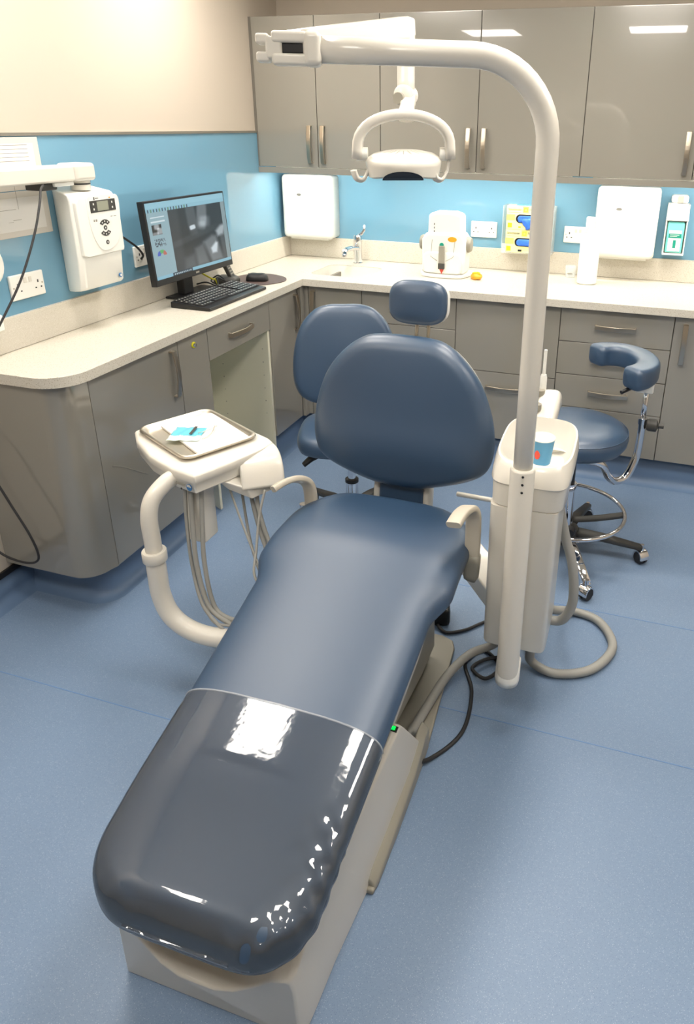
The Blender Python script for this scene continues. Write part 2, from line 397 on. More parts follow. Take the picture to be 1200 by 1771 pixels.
# ---------------------------------------------------------------- wall cabinets
CY, CB, CT = -.319, 1.434, 2.148
def wall_unit(x0, x1, label, doors):
    r = root('wall_cabinet', ((x0+x1)/2, CY, CB), label, 'cabinet'); h = (x1-x0)/2; H = CT-CB
    boxes('carcass', [(-h+.0005, -h+.017, .021, .317, 0, H), (h-.017, h-.0005, .021, .317, 0, H), (-h+.017, h-.017, .021, .317, 0, .017), (-h+.017, h-.017, .021, .317, H-.017, H), (-h+.017, h-.017, .3, .317, .017, H-.017)], M['carcass'], r)
    for a, b, hx in doors:
        f = box('door', a-(x0+x1)/2+G, b-(x0+x1)/2-G, 0, .019, G, H-G, M['door'], r, bevel=.0015)
        if hx: handle(f, hx-(x0+x1)/2, 0, .115)
    return r
wall_unit(.016, .713, 'gloss grey two-door wall cupboard in the corner above the tap', [(.016, .365, .323), (.365, .713, .398)])
wall_unit(.713, 1.720, 'gloss grey two-door wall cupboard behind the treatment lamp', [(.713, 1.2145, 1.172), (1.2145, 1.720, 1.25)])
wall_unit(1.720, 2.727, 'gloss grey wall cupboard at the right, door handle by its far edge', [(1.720, 2.226, 2.187), (2.226, 2.727, 2.265)])
wall_unit(2.727, 3.88, 'gloss grey wall cupboard beyond the right edge of the view', [(2.727, 3.3, 3.25), (3.3, 3.88, 3.35)])
tag(box('filler_strip', .001, .015, CY+.004, CY+.02, 1.434, CT, M['carcass']), 'thin grey filler strip between wall cupboard and left wall', 'filler')
tag(box('pelmet', .001, RX-.02, CY, CY+.02, 1.402, 1.431, M['door'], bevel=.001), 'grey pelmet rail under the wall cupboards', 'pelmet')
for i, (xa, xb) in enumerate(((.08, .66), (.76, 1.68), (1.78, 2.68))):
    nm = ['nearest the left wall', 'above the mixing machine', 'above the right-hand paper dispenser'][i]
    r = root('strip_light', ((xa+xb)/2, -.24, 1.433), 'slim white strip light under the wall cupboards, '+nm, 'light', 'under-cupboard strip lights'); h = (xb-xa)/2
    box('housing', -h, h, -.018, .018, -.010, -.0005, M['plast'], r); box('tube', -h+.01, h-.01, -.013, .013, -.016, -.0101, M['strip'], r)
# ================================================================== THINGS ON THE WALLS
def socket(name, loc, rz, label):
    r = root(name, loc, label, 'socket', 'double wall sockets', rz)
    box('plate', -.073, .073, -.011, 0, -.043, .043, M['plast'], r, bevel=.004)
    for sx in (-1, 1):
        box('switch', sx*.011-.006, sx*.011+.006, -.014, -.011, .012, .03, M['white'], r, bevel=.001)
        boxes('pin_holes', [(sx*.044-.0025, sx*.044+.0025, -.0116, -.0105, .003, .013), (sx*.044-.015, sx*.044-.009, -.0116, -.0105, -.016, -.0115), (sx*.044+.009, sx*.044+.015, -.0116, -.0105, -.016, -.0115)], M['black'], r)
        lathe('screw', [(.0, .0), (.0028, .0), (.003, .0006)], M['steel'], r, 12, (sx*.062, -.0119, .0), 'y')
    return r
socket('wall_socket', (1.204, -.008, 1.123), 0, 'white double socket between the mixing machine and the glove boxes')
socket('wall_socket', (1.714, -.008, 1.122), 0, 'white double socket behind the white pump bottle')
socket('wall_socket', (.008, -1.987, 1.116), pi/2, 'white double socket on the left wall below the notices')
socket('wall_socket', (.008, -1.345, 1.12), pi/2, 'white double socket on the left wall behind the monitor')
def towel(x, label):
    r = root('paper_dispenser', (x, -.009, 1.032), label, 'dispenser', 'white paper dispensers')
    pad('cover', [(u, v) for u, v in rrect(.153, .1755, .022, 5, 0, .1755)], [(0, 0), (0, .095), (.003, .108), (.010, .117), (.022, .121), (.05, .1215)], M['plast'], r, ((0, 0, 0), (1, 0, 0), (0, 0, 1), (0, -1, 0)))
    box('outlet', -.12, .12, -.09, -.03, -.01, .002, M['plast'], r, bevel=.003)
    lathe('badge', [(0, .0012), (.013, .0012), (.0145, 0)], M['print'], r, 24, (-.04, -.1235, .243), 'y', sx=1, sy=.5)
    return r
towel(.187, 'white paper towel dispenser in the corner beside the tap')
towel(1.955, 'white paper towel dispenser behind the pump bottle, left of the gel')
# gel dispenser
r = root('gel_dispenser', (2.199, -.009, 1.062), 'white wall dispenser holding an aqua gel bottle', 'dispenser')
boxes('bracket', [(-.052, .052, -.012, -.002, 0, .245), (-.052, -.046, -.075, -.012, 0, .245), (.046, .052, -.075, -.012, 0, .245), (-.052, .052, -.075, -.012, -.005, .004)], M['plast'], r, bevel=.002)
prism('front_cover', [(-.054, .165), (.054, .165), (.05, .235), (.036, .25), (-.036, .25), (-.05, .235)], .06, .082, M['plast'], r, ((0, 0, 0), (1, 0, 0), (0, 0, 1), (0, -1, 0)), bevel=.003)
box('pump_head', -.04, .04, -.085, -.01, .25, .288, M['plast'], r, bevel=.01); box('lever', -.012, .016, -.088, -.085, .252, .285, M['greyp'], r, bevel=.001)
bt = box('gel_bottle', -.041, .041, -.07, -.014, .006, .16, M['gel'], r, bevel=.008)
bx = box('bottle_label', -.03, .03, -.0712, -.0702, .015, .118, M['paper'], r)
box('label_band', -.03, .03, -.0718, -.0713, .08, .102, M['teal'], r); box('label_figure', -.006, .008, -.0718, -.0713, .03, .07, M['teal'], r)
boxes('printed_lines', [(-.024, .02, -.0722, -.0718, .094, .096), (-.024, .01, -.0722, -.0718, .087, .089)], M['paper'], r)
# notices
def notice(z0, z1, label, drawing):
    r = root('notice', (.009, -1.99, z0), label, 'notice'); H = z1-z0
    box('sleeve', 0, .003, -.19, .165, 0, H, M['shell'], r, bevel=.001)
    box('sheet', .003, .0036, -.165, .14, .02, H-.02, M['paper'], r)
    L = []
    if drawing:
        L = [(.0037, .004, a, b, c, d) for a, b, c, d in ((-.02, .0, .05, .0508), (.0, .035, .055, .0563), (-.12, .02, .09, .0912), (-.12, -.1188, .09, .2), (-.12, .03, .2, .2012), (.03, .0312, .09, .2), (-.08, -.0788, .1, .24))]
    else:
        for k in range(10):
            L.append((.0037, .004, -.16, .115 if k != 4 else -.06, .03+k*.0125, .0312+k*.0125))
    boxes('printed_lines', L, M['greyp' if drawing else 'print'], r)
    return r
notice(1.43, 1.598, 'upper notice on the left wall, several lines of print in a clear sleeve', False)
notice(1.28, 1.427, 'lower notice on the left wall, faint line drawing in a clear sleeve', True)
# x-ray control unit and its arm
xr = root('xray_control_unit', (.009, -1.73, 1.055), 'white wall-mounted x-ray control box with keypad, left of the monitor', 'medical device')
pb = [(-.067, 0), (-.10, .06), (-.12, .115), (-.105, .13), (.085, .137), (.10, .12), (.10, 0)]
lv = [(.018, .86), (.03, .93), (.14, 1), (.335, 1), (.350, .97), (.356, .90)]
V = [(d*s, y*(.97 if k in (0, 5) else 1), z+(.02*(1-d/.13) if k > 2 else -.02*(1-d/.13))) for k, (z, s) in enumerate(lv) for y, d in pb]; n = len(pb)
Fc = [(i*n+k, i*n+(k+1) % n, (i+1)*n+(k+1) % n, (i+1)*n+k) for i in range(len(lv)-1) for k in range(n)]+[tuple(range(n)), tuple((len(lv)-1)*n+k for k in range(n))]
link('housing', raw('housing', V, Fc), M['plast'], xr, bevel=.007)
fr = ((.1335, 0, 0), (0, 1, .0), (0, 0, 1), (1, 0, 0))
prism('front_cover', [(-.112, .146), (-.09, .138), (.098, .138), (.102, .15), (.102, .325), (.085, .345), (-.10, .345), (-.114, .33)], -.01, .0065, M['plast'], xr, fr, bevel=.004)
pts = smooth_out([(-.063, .335), (-.03, .347), (.07, .347), (.098, .335), (.100, .29), (.088, .21), (.055, .165), (.0, .150), (-.035, .17), (-.06, .23)], 5)
prism('keypad_face', pts, .004, .0095, M['plast'], xr, fr, bevel=.002)
def bx2(name, a, b, c, d, m, e=.0105, par=xr): return prism(name, [(a, c), (b, c), (b, d), (a, d)], .009, e, m, par, fr)
bx2('display_panel', -.053, .078, .290, .331, M['dgrey']); bx2('display', -.018, .040, .294, .327, M['lcd'], .011)
for a, c in ((-.038, .316), (-.038, .298), (.058, .316), (.058, .298)): bx2('key_mark', a, a+.005, c, c+.007, M['plast'], .0112)
for s_, z in ((1, .236), (-1, .229)):
    P = [(.009+.030*cos(t), z+s_*.026*sin(t)) for t in [radians(30+120*k/8) for k in range(9)]]+[(.009+.014*cos(t), z+s_*.012*sin(t)) for t in [radians(150-120*k/8) for k in range(9)]]
    prism('key_fan', P, .009, .0106, M['dgrey'], xr, fr)
    for a in (52, 90, 128): prism('key_mark', [(.009+.022*cos(radians(a))+dx, z+s_*.0195*sin(radians(a))+dz) for dx, dz in ((-.002, -.0025), (.002, -.0025), (.002, .0025), (-.002, .0025))], .0106, .011, M['plast'], xr, fr)
for c, r__ in (((.009, .2325), .0085), ((.010, .180), .008)):
    prism('round_key', [(c[0]+r__*cos(t), c[1]+r__*sin(t)) for t in [2*pi*k/16 for k in range(16)]], .009, .0107, M['dgrey'], xr, fr)
    prism('key_mark', [(c[0]+.002*dx, c[1]+.003*dz) for dx, dz in ((-1, -1), (1, -1), (1, 1), (-1, 1))], .0107, .0111, M['plast'], xr, fr)
prism('maker_badge', [(.062+.008*cos(t), .048+.008*sin(t)) for t in [2*pi*k/16 for k in range(16)]], .0005, .0045, M['blue'], xr, fr)
prism('maker_badge', [(.062+.0055*cos(t), .048+.0055*sin(t)) for t in [2*pi*k/16 for k in range(16)]], .0045, .005, M['plast'], xr, fr)
for a, b, c, d, m_ in ((-.030, -.025, .333, .343, 'dgrey'), (-.022, -.006, .337, .340, 'print'), (.048, .056, .334, .338, 'orange'), (.045, .055, .268, .270, 'print'), (.061, .075, .268, .270, 'print'), (-.045, -.039, .258, .266, 'greyp'), (-.035, -.027, .258, .266, 'greyp')): bx2('printed_mark', a, b, c, d, M[m_], .0099)
ar = root('xray_boom', (.085, -1.738, 1.44), 'white folding x-ray arm on top of the wall control box', 'arm')
lathe('pivot', [(.034, -.02), (.034, .03), (.032, .035)], M['white'], ar, 32)
lathe('pivot_ring', [(.0345, -.001), (.0355, 0), (.0355, .003), (.0345, .004)], M['black'], ar, 32, (0, 0, .0))
box('elbow', -.045, .045, -.06, .040, .012, .073, M['white'], ar, bevel=.014, seg=4)
box('beam', -.042, .042, -.95, -.061, .015, .068, M['white'], ar, bevel=.008, seg=3)
box('cable_clip', -.03, .03, -.15, -.06, .0, .016, M['plast'], ar, bevel=.004)
box('cable_clip', -.05, .02, -.2, -.13, -.01, .012, M['dgrey'], ar, bevel=.004)
tube('cable_loop', [(-.02, .03, .0), (-.03, .08, .004), (-.05, .07, -.012), (-.06, .03, -.01)], .006, M['black'], ar, 10, 6)
tag(tube('power_lead', [(.012, -1.515, 1.24), (.03, -1.49, 1.215), (.05, -1.44, 1.17), (.045, -1.40, 1.13), (.022, -1.385, 1.11)], .0045, M['cable'], sp=6), 'black lead from the x-ray control box to the socket', 'cable')
tag(tube('handset_cord', [(.13, -1.955, 1.452), (.16, -2.0, 1.44), (.185, -2.04, 1.40), (.20, -2.10, 1.31), (.20, -2.18, 1.19), (.19, -2.26, 1.09), (.18, -2.34, 1.0)], .0036, M['rubber'], sp=6), 'thin dark cord hanging from the x-ray arm at the left edge', 'cable')
tag(tube('hanging_cord', [(.02, -2.30, .70), (.06, -2.335, .60), (.13, -2.34, .46), (.185, -2.34, .35), (.205, -2.34, .27), (.18, -2.34, .235), (.12, -2.34, .225), (.04, -2.34, .24), (-.04, -2.335, .29), (-.07, -2.33, .4)], .004, M['rubber'], sp=8), 'thin dark cord loop hanging against the rounded end panel', 'cable')
hs = root('xray_handset', (.03, -2.13, 1.16), 'white rounded handset hung on the wall at the left edge', 'handset')
lathe('body', [(.0, .012), (.025, .012), (.032, 0), (.03, -.05), (.028, -.06), (.0, -.06)], M['plast'], hs, 24, (0, 0, .05), 'x', sx=1.6, sy=2)
# phone wedge at bottom-left edge on the worktop
dp = box('wall_box', .009, .06, -2.27, -2.150, 1.0, 1.055, M['plast'], bevel=.006); tag(dp, 'small white box on the wall at the left edge, below the socket', 'box')
# ================================================================== ON THE WORKTOP
# monitor
mo = root('monitor', (.1, -1.13, .911), 'black computer monitor showing a dental x-ray', 'monitor')
box('base', -.072, .046, -.135, .145, 0, .010, M['black'], mo, bevel=.004)
box('neck', -.05, -.012, -.075, -.0, .010, .25, M['black'], mo, bevel=.006)
MW, MH = .282, .338
def head(o): o.location = (.076, -.084, .109); o.rotation_euler = (0, -.064, -.022); return o
head(box('screen_housing', -.028, 0, -MW, MW, 0, MH, M['black'], mo, bevel=.003))
head(box('screen_back', -.055, -.028, -MW+.09, MW-.09, .05, MH-.06, M['black'], mo, bevel=.01))
def sst(a, b, x): t = min(1, max(0, (x-a)/(b-a))); return t*t*(3-2*t)
def ell(u, v, cu, cv, ru, rv_, ang=0, soft=.35):
    du, dv_ = u-cu, v-cv; c, s = cos(ang), sin(ang); p = (du*c+dv_*s)/ru; q = (-du*s+dv_*c)/rv_
    return 1-sst(1-soft, 1+soft, (p**4+q**4)**.25)
def quad(u, v, P, soft):
    d = 9
    for i in range(len(P)):
        ax, ay = P[i]; bx_, by = P[(i+1) % len(P)]
        L = sqrt((bx_-ax)**2+(by-ay)**2); d = min(d, ((bx_-ax)*(v-ay)-(by-ay)*(u-ax))/L)
    return sst(-soft, soft, d)
def rnd(i, j, k=0):
    x = sin(i*127.1+j*311.7+k*74.7)*43758.5453; return x-math.floor(x)
def screen_col(u, v):
    # u 0..1 left-right, v 0..1 bottom-top
    if v < .045:
        if .2 < u < .42 and (int(u*90) % 2) and .012 < v < .032: return (205, 225, 232)
        if .19 < u < .44: return (60, 78, 92)
        return (150, 200, 220)
    if v > .93: return (165, 212, 228)
    if v > .875:
        if u < .5 and (int(u*60) % 2) and v < .915: return (90, 110, 125) if int(u*60) % 3 else (120, 160, 140)
        return (158, 205, 222)
    if u < .245:
        if .035 < u < .2 and (.80 < v < .82 or .745 < v < .765): return (225, 240, 245)
        if .035 < u < .15 and .58 < v < .715:
            a = (u-.035)/.115; b = (v-.58)/.135
            g = 60+ell(a, b, .5, .8, .25, .25)*110+ell(a, b, .8, .35, .3, .3)*110+ell(a, b, .3, .1, .3, .2)*80
            return (g, g*1.03, g*1.05)
        if .045 < u < .17 and .43 < v < .53 and rnd(int(u*130), int(v*60)) > .45: return (90, 100, 110)
        du, dw = (u-.105)/.055, (v-.31)/.075; rr = sqrt(du*du+dw*dw)
        if dw > 0 and .35 < rr < 1:
            a = math.atan2(dw, du)/pi
            return (200, 120, 110) if a < .33 else ((110, 190, 120) if a < .66 else (90, 110, 205))
        return (160, 190, 200)
    if u > .945: return (150, 168, 172)
    # radiograph
    a = (u-.245)/.70; b = (v-.045)/.83
    g = 62
    g += 22*sst(.45, .0, b)*(.6+.4*sin(a*5))
    g += 14*ell(a, b, .07, .65, .1, .5, 0, .5)
    g += 34*ell(a, b, .40, .83, .085, .26, .04, .3)
    g += 60*ell(a, b, .60, .84, .095, .22, -.14, .3)+24*ell(a, b, .57, .66, .07, .07, -.1, .4)
    g += 40*ell(a, b, .64, .72, .10, .09, -.1, .4)
    g += 150*ell(a, b, .395, .66, .052, .035, .15, .35)
    g += 12*ell(a, b, .35, .50, .45, .05, .2, .5)
    g += 40*quad(a, b, [(.40, .0), (.62, .0), (.55, .36), (.38, .30)], .045)
    g += 22*quad(a, b, [(.16, .0), (.36, .0), (.36, .22), (.18, .18)], .05)
    g += 62*quad(a, b, [(.68, .0), (.92, .0), (.82, .44), (.74, .46), (.56, .38)], .045)
    g += 105*quad(a, b, [(.71, .15), (.80, .15), (.84, .31), (.80, .33), (.69, .24)], .03)
    g += 120*quad(a, b, [(.86, .42), (.98, .44), (1.05, .62), (.93, .60), (.83, .52)], .04)
    g += 30*quad(a, b, [(.93, .0), (1.1, .0), (1.1, .45), (.9, .42)], .03)
    g = min(g, 225)
    return (g*.98, g*1.03, g*1.06)
nu, nv = 260, 150
me = bpy.data.meshes.new('screen')
sy0, sy1, sz0, sz1 = -MW+.010, MW-.008, .026, MH-.008
V = [(.0008, sy0+(sy1-sy0)*i/nu, sz0+(sz1-sz0)*j/nv) for j in range(nv+1) for i in range(nu+1)]
Fc = [(j*(nu+1)+i, j*(nu+1)+i+1, (j+1)*(nu+1)+i+1, (j+1)*(nu+1)+i) for j in range(nv) for i in range(nu)]
me.from_pydata(V, [], Fc)
ca = me.color_attributes.new('print', 'FLOAT_COLOR', 'POINT'); buf = []
for j in range(nv+1):
    for i in range(nu+1): buf += sr(tuple(max(0, c) for c in screen_col(i/nu, j/nv)))
ca.data.foreach_set('color', buf)
sm = mat('screen_image', (10, 10, 10), .25, spec=.3); nt = sm.node_tree
at = nt.nodes.new('ShaderNodeAttribute'); at.attribute_name = 'print'
bs = nt.nodes['Principled BSDF']; nt.links.new(at.outputs['Color'], bs.inputs['Emission Color']); bs.inputs['Emission Strength'].default_value = .8
head(link('screen', me, sm, mo))
head(box('maker_mark', .0, .0008, -.012, .012, .010, .017, M['greyp'], mo))
# keyboard
kb = root('keyboard', (.250, -1.162, .911), 'black full-size keyboard in front of the monitor', 'keyboard', rz=-.018)
prism('body', [(-.098, 0), (.098, 0), (.098, .014), (-.098, .026)], -.234, .234, M['black'], kb, ((0, 0, 0), (1, 0, 0), (0, 0, 1), (0, 1, 0)), bevel=.004)
KM = raw('key', *boxd(-.0078, .0078, -.0078, .0078, 0, .006)); KM.materials.append(mat('key_plastic', (44, 44, 46), .35))
KW = raw('key_wide', *boxd(-.0078, .0078, -.05, .05, 0, .006)); KW.materials.append(KM.materials[0])
LM = raw('legend', *boxd(-.002, .002, -.0018, .0018, 0, .0003)); LM.materials.append(M['paper'])
for rr_ in range(6):
    x = -.075+rr_*.0265 if rr_ else -.08
    x = -.078+rr_*.0262*.98
    for c in range(22):
        if c in (15, 18) and rr_ < 5 and c != 18: continue
        y = -.215+c*.0205
        if rr_ == 5 and 4 <= c <= 9:
            if c == 6:
                o = bpy.data.objects.new('key', KW); COL.objects.link(o); o.parent = kb; o.location = (x, y+.01, .0205-.061*x)
            continue
        o = bpy.data.objects.new('key', KM); COL.objects.link(o); o.parent = kb; o.location = (x, y, .0190-.061*x); o.rotation_euler = (0, .061, 0); o.scale = (1.35, 1.1, 1)
        lg = bpy.data.objects.new('legend', LM); COL.objects.link(lg); lg.parent = o; lg.location = (-.001, -.001, .006)
# mouse and mat
mm = tag(prism('mouse_mat', smooth_out([(.06, -.735), (.10, -.64), (.19, -.60), (.30, -.645), (.345, -.72), (.335, -.79), (.27, -.868), (.15, -.865), (.075, -.82)], 5), .911, .914, mat('brown_mat', (86, 70, 66), .5), bevel=.001), 'brown shaped mouse mat near the corner of the worktop', 'mouse mat')
ms = root('computer_mouse', (.215, -.775, .9145), 'black computer mouse resting on the brown mat', 'mouse', rz=.25)
pad('shell', smooth_out([(.055, 0), (.045, .028), (0, .033), (-.045, .028), (-.055, 0), (-.045, -.028), (0, -.033), (.045, -.028)], 4), [(0, 0), (0, .008), (.002, .02), (.008, .029), (.016, .034), (.026, .036)], M['black'], ms)
box('wheel', -.045, -.030, -.004, .004, .026, .036, M['greyp'], ms, bevel=.003)
# cordless phone base and tangle
ph = root('desk_phone', (.09, -.86, .911), 'dark grey cordless phone in its stand behind the keyboard', 'phone', rz=.2)
pad('stand', smooth_out([(.05, -.05), (.06, 0), (.05, .045), (-.04, .045), (-.05, 0), (-.04, -.05)], 4), [(0, 0), (.0, .015), (.01, .028), (.022, .034)], M['dgrey'], ph)
hd = prism('handset', rrect(.024, .075, .012, 4), 0, .02, M['dgrey'], ph, ((-.005, 0, .085), (0, 1, 0), (-.4, 0, .92), (.92, 0, .4)), bevel=.004)
for a in range(3):
    for b in range(4): prism('button', rrect(.0045, .0035, .001, 2, -.013+a*.013, -.05+b*.014), .0203, .022, M['greyp'], hd, ((-.005, 0, .085), (0, 1, 0), (-.4, 0, .92), (.92, 0, .4)))
tag(tube('black_leads', [(.03, -1.02, .93), (.09, -1.03, .945), (.13, -1.0, .925), (.10, -.95, .95), (.13, -.93, .935), (.08, -.91, .955), (.05, -.93, .93), (.1, -.96, .922)], .0035, M['cable'], sp=6), 'small tangle of black leads under the monitor', 'cable')
tag(tube('yellow_lead', [(.03, -1.02, 1.0), (.06, -1.0, .975), (.09, -.975, .95), (.085, -.95, .945), (.11, -.965, .925)], .004, M['tubew'], sp=6), 'short yellow lead hanging under the monitor', 'cable')
# tap
tp = root('mixer_tap', (.50, -.125, .911), 'chrome single-lever mixer tap beside the sink', 'tap')
lathe('body', [(.028, 0), (.028, .004), (.023, .008), (.022, .105), (.024, .11), (.024, .15), (.02, .158), (0, .16)], M['chrome'], tp, 28)
tube('spout', [(0, -.01, .085), (-.012, -.06, .092), (-.022, -.12, .09), (-.026, -.14, .078)], 1, M['chrome'], tp, 14, 5, sq=(.017, .012, 3.5))
lathe('aerator', [(.013, -.012), (.014, 0), (.012, .004)], M['chrome'], tp, 18, (-.026, -.137, .066))
tube('lever', [(.0, .0, .15), (.02, .006, .165), (.035, .008, .185), (.04, .008, .215)], [1, .9, .8, .65], M['chrome'], tp, 10, sq=(.010, .0055, 3), up=(0, 1, 0))
# amalgam mixer
am = root('mixing_machine', (1.06, -.27, .911), 'white capsule mixing machine with grey side knobs', 'medical device')
fr = ((0, 0, 0), (1, 0, 0), (0, 0, 1), (0, -1, 0))
prism('base', smooth_out([(-.125, .1), (-.12, -.06), (-.06, -.095), (0, -.1), (.06, -.095), (.12, -.06), (.125, .1)], 4), 0, .016, M['plast'], am, bevel=.004)
P = [(-.115, .016), (.115, .016), (.118, .19), (.095, .225), (-.095, .225), (-.118, .19)]
prism('body', P, -.07, .058, M['plast'], am, fr, bevel=.014, seg=4)
prism('lid', [(-.094, .2), (.094, .2), (.09, .315), (.05, .328), (-.05, .328), (-.09, .315)], -.06, .035, M['plast'], am, fr, bevel=.016, seg=4)
prism('front_bulge', smooth_out([(-.1, .03), (-.05, .018), (.05, .018), (.1, .03), (.098, .12), (0, .13), (-.098, .12)], 4), .05, .078, M['plast'], am, fr, bevel=.01)
for a, b in (((-.06, .105), (-.06, .19)), ((.06, .11), (.062, .19)), ((-.06, .105), (-.025, .085)), ((.06, .108), (.02, .085))):
    tube('seam', [(a[0], -.0585-.02*(a[1] < .12), a[1]), (b[0], -.0585-.02*(b[1] < .1), b[1])], .0012, M['greyp'], am, 6)
for s in (-1, 1): lathe('side_knob', [(0, .018*s), (.034, .016*s), (.04, .006*s), (.04, -.01*s)], M['greyp'], am, 28, (s*.122, 0, .165), 'x')
box('chute', -.016, .016, -.09, -.079, .05, .165, M['greyp'], am, bevel=.005)
box('chute_tip', -.017, .017, -.094, -.080, .045, .075, M['dgrey'], am, bevel=.003)
lathe('start_button', [(0, -.004), (.011, -.004), (.012, .002)], M['teal'], am, 20, (-.002, -.082, .168), 'y')
prism('arrow_mark', [(-.013, .046), (.013, .046), (0, .018)], .079, .081, M['red'], am, fr)
prism('orange_badge', [(.048+.024*cos(t), .195+.013*sin(t)) for t in [2*pi*k/20 for k in range(20)]], .058, .0605, M['orange'], am, fr)
for k in range(3): box('indicator', -.058, -.054, -.0365, -.035, .225+k*.018, .235+k*.018, M['dgrey'], am)
# putty
pt = root('model_cast', (1.243, -.325, .911), 'small lumpy orange dental cast on the worktop', 'cast')
bm = bmesh.new(); bmesh.ops.create_icosphere(bm, subdivisions=3, radius=.03)
for v in bm.verts: v.co.z = max(-.012, v.co.z*.6); v.co *= 1+.16*sin(v.co.x*210)*cos(v.co.y*190)
bmesh.ops.translate(bm, verts=bm.verts, vec=(0, 0, .0125)); me = bpy.data.meshes.new('lump'); bm.to_mesh(me); bm.free(); link('lump', me, M['orange'], pt, smooth=True)
for k in range(6): a = pi*k/5; lathe('cusp', [(.006, 0), (.006, .006), (.003, .009), (0, .009)], M['gold'], pt, 10, (.016*cos(a), .014*sin(a)-.006, .027))
# pump bottle
pbt = root('pump_bottle', (1.797, -.215, .911), 'tall white pump bottle on the worktop under the paper dispenser', 'bottle')
lathe('body', [(.046, 0), (.05, .004), (.05, .215), (.046, .235), (.03, .248), (.018, .252), (0, .252)], M['plast'], pbt, 36)
lathe('collar', [(.018, .25), (.018, .27), (.016, .275), (0, .275)], M['plast'], pbt, 24)
box('pump_head', -.03, .012, -.014, .014, .272, .33, M['plast'], pbt, bevel=.006)
# small dish
sd = root('small_beaker', (1.70, -.085, .911), 'small clear beaker with dark print beside the pump bottle', 'beaker')
lathe('glass', [(.0, .001), (.026, .001), (.03, .06), (.0285, .06), (.025, .004), (0, .004)], M['clear'], sd, 24)
box('print', -.013, .013, -.0315, -.029, .02, .026, M['greyp'], sd)
# glove boxes and holder
gh = root('glove_box_holder', (1.46, -.022, 1.022), 'clear acrylic wall holder carrying two glove boxes', 'holder')
boxes('acrylic', [(-.135, -.131, -.10, .0, 0, .245), (.131, .135, -.10, .0, 0, .245), (-.131, .131, -.003, 0, 0, .245), (-.131, .131, -.10, -.003, 0, .003), (-.131, -.11, -.103, -.10, 0, .05), (.11, .131, -.103, -.10, 0, .05)], M['clear'], gh)
for k, (lb, z) in enumerate((('yellow and white box of blue gloves, lower one in the holder', 1.0265), ('yellow and white box with blue gloves spilling out, upper one in the holder', 1.1475))):
    r = root('glove_box', (1.46, -.075, z), lb, 'glove box', 'boxes of blue gloves')
    fr = ((0, -.0405, 0), (1, 0, 0), (0, 0, 1), (0, -1, 0))
    box('carton', -.115, .115, -.04, .04, 0, .119, mat('pale_yellow_card', (250, 240, 170), .5), r, bevel=.001)
    def pr(nm, pts, m, a=0, b=.0004): return prism(nm, pts, a, b, m, r, fr)
    R4 = lambda a, b, c, d: [(a, c), (b, c), (b, d), (a, d)]
    pr('yellow_panel', R4(-.115, -.07, .045, .075), M['yellow']); pr('yellow_panel', R4(-.03, -.0, .085, .117), M['yellow'])
    pr('amber_square', R4(-.107, -.084, .008, .032), M['gold'], 0, .0006); pr('amber_square', R4(-.025, -.005, .09, .11), M['gold'], 0, .0007)
    pr('amber_square', R4(-.021, -.009, .094, .106), M['yellow'], 0, .0009)
    text('lettering', 'Schottlander', .0165, (-.107, -.0414, .096), (pi/2, 0, 0), M['dgrey'], r, .82)
    text('lettering', 'Fle', .0165, (.003, -.0414, .096), (pi/2, 0, 0), M['dgrey'], r, .9)
    box('printed_line', -.107, -.04, -.0411, -.0407, .0855, .0868, M['print'], r)
    pr('printed_mark', R4(-.045, -.025, .006, .016) if not k else R4(-.05, -.036, .008, .016), M['black'] if not k else M['gold'], 0, .0006)
    pr('opening', rrect(.075, .022, .021, 6, .01, .055), M['darkglass'], 0, .0007)
    pad('glove', rrect(.068, .018, .017, 5, .012, .053), [(0, .0008), (.002, .004), (.006, .008), (.010, .009)], M['glove'], r, fr, (lambda u, v: .003*sin(u*260+v*120)*sin(v*300)) if k else None)
    if k: pad('glove', smooth_out([(-.03, .055), (.01, .062), (.05, .05), (.035, .03), (.012, .004), (-.008, -.002), (-.014, .01), (-.03, .03)], 4), [(0, .001), (.002, .008), (.006, .014), (.012, .016)], M['glove'], r, fr, lambda u, v: .004*sin(u*180+v*90))
    if k: box('card_flap', -.07, .1, -.03, .03, .1192, .123, M['pouch'], r, bevel=.001)
# ================================================================== DENTAL CHAIR
XC = 1.405
ch = root('dental_chair', (XC, -2.6, 0), 'large navy dental treatment chair with beige base and film over the foot end', 'dental chair')
O = Vector((XC, -2.6, 0))
# centre line of the leg and seat cushion: y, z of mid thickness
YS = [-3.30, -3.2, -3.05, -2.85, -2.6, -2.45, -2.36, -2.25, -2.05]
ZS = [.287, .314, .3585, .4020, .463, .5025, .525, .526, .518]
def zc(y):
    for i in range(len(YS)-1):
        if YS[i] <= y <= YS[i+1]: t = (y-YS[i])/(YS[i+1]-YS[i]); return ZS[i]+(ZS[i+1]-ZS[i])*t
    return ZS[0]+(y-YS[0])*.27 if y < YS[0] else ZS[-1]
def zsm(y): return sum(zc(y+d) for d in (-.036, -.024, -.012, 0, .012, .024, .036))/7
YF, YB = -3.268, -2.055
def hw(y):
    if y > -2.42: w = .283
    elif y > -2.52: w = .247+.036*sst(-2.52, -2.42, y)
    else: w = .232+.015*(y+3.268)/.75
    rf = .125; rb = .20
    if y < YF+rf: d = (YF+rf-y)/rf; w = w-rf*(1-sqrt(max(0, 1-d**2.2)))
    if y > YB-rb: d = (y-YB+rb)/rb; w = w-(.17)*(1-sqrt(max(0, 1-d**2.2)))
    return w
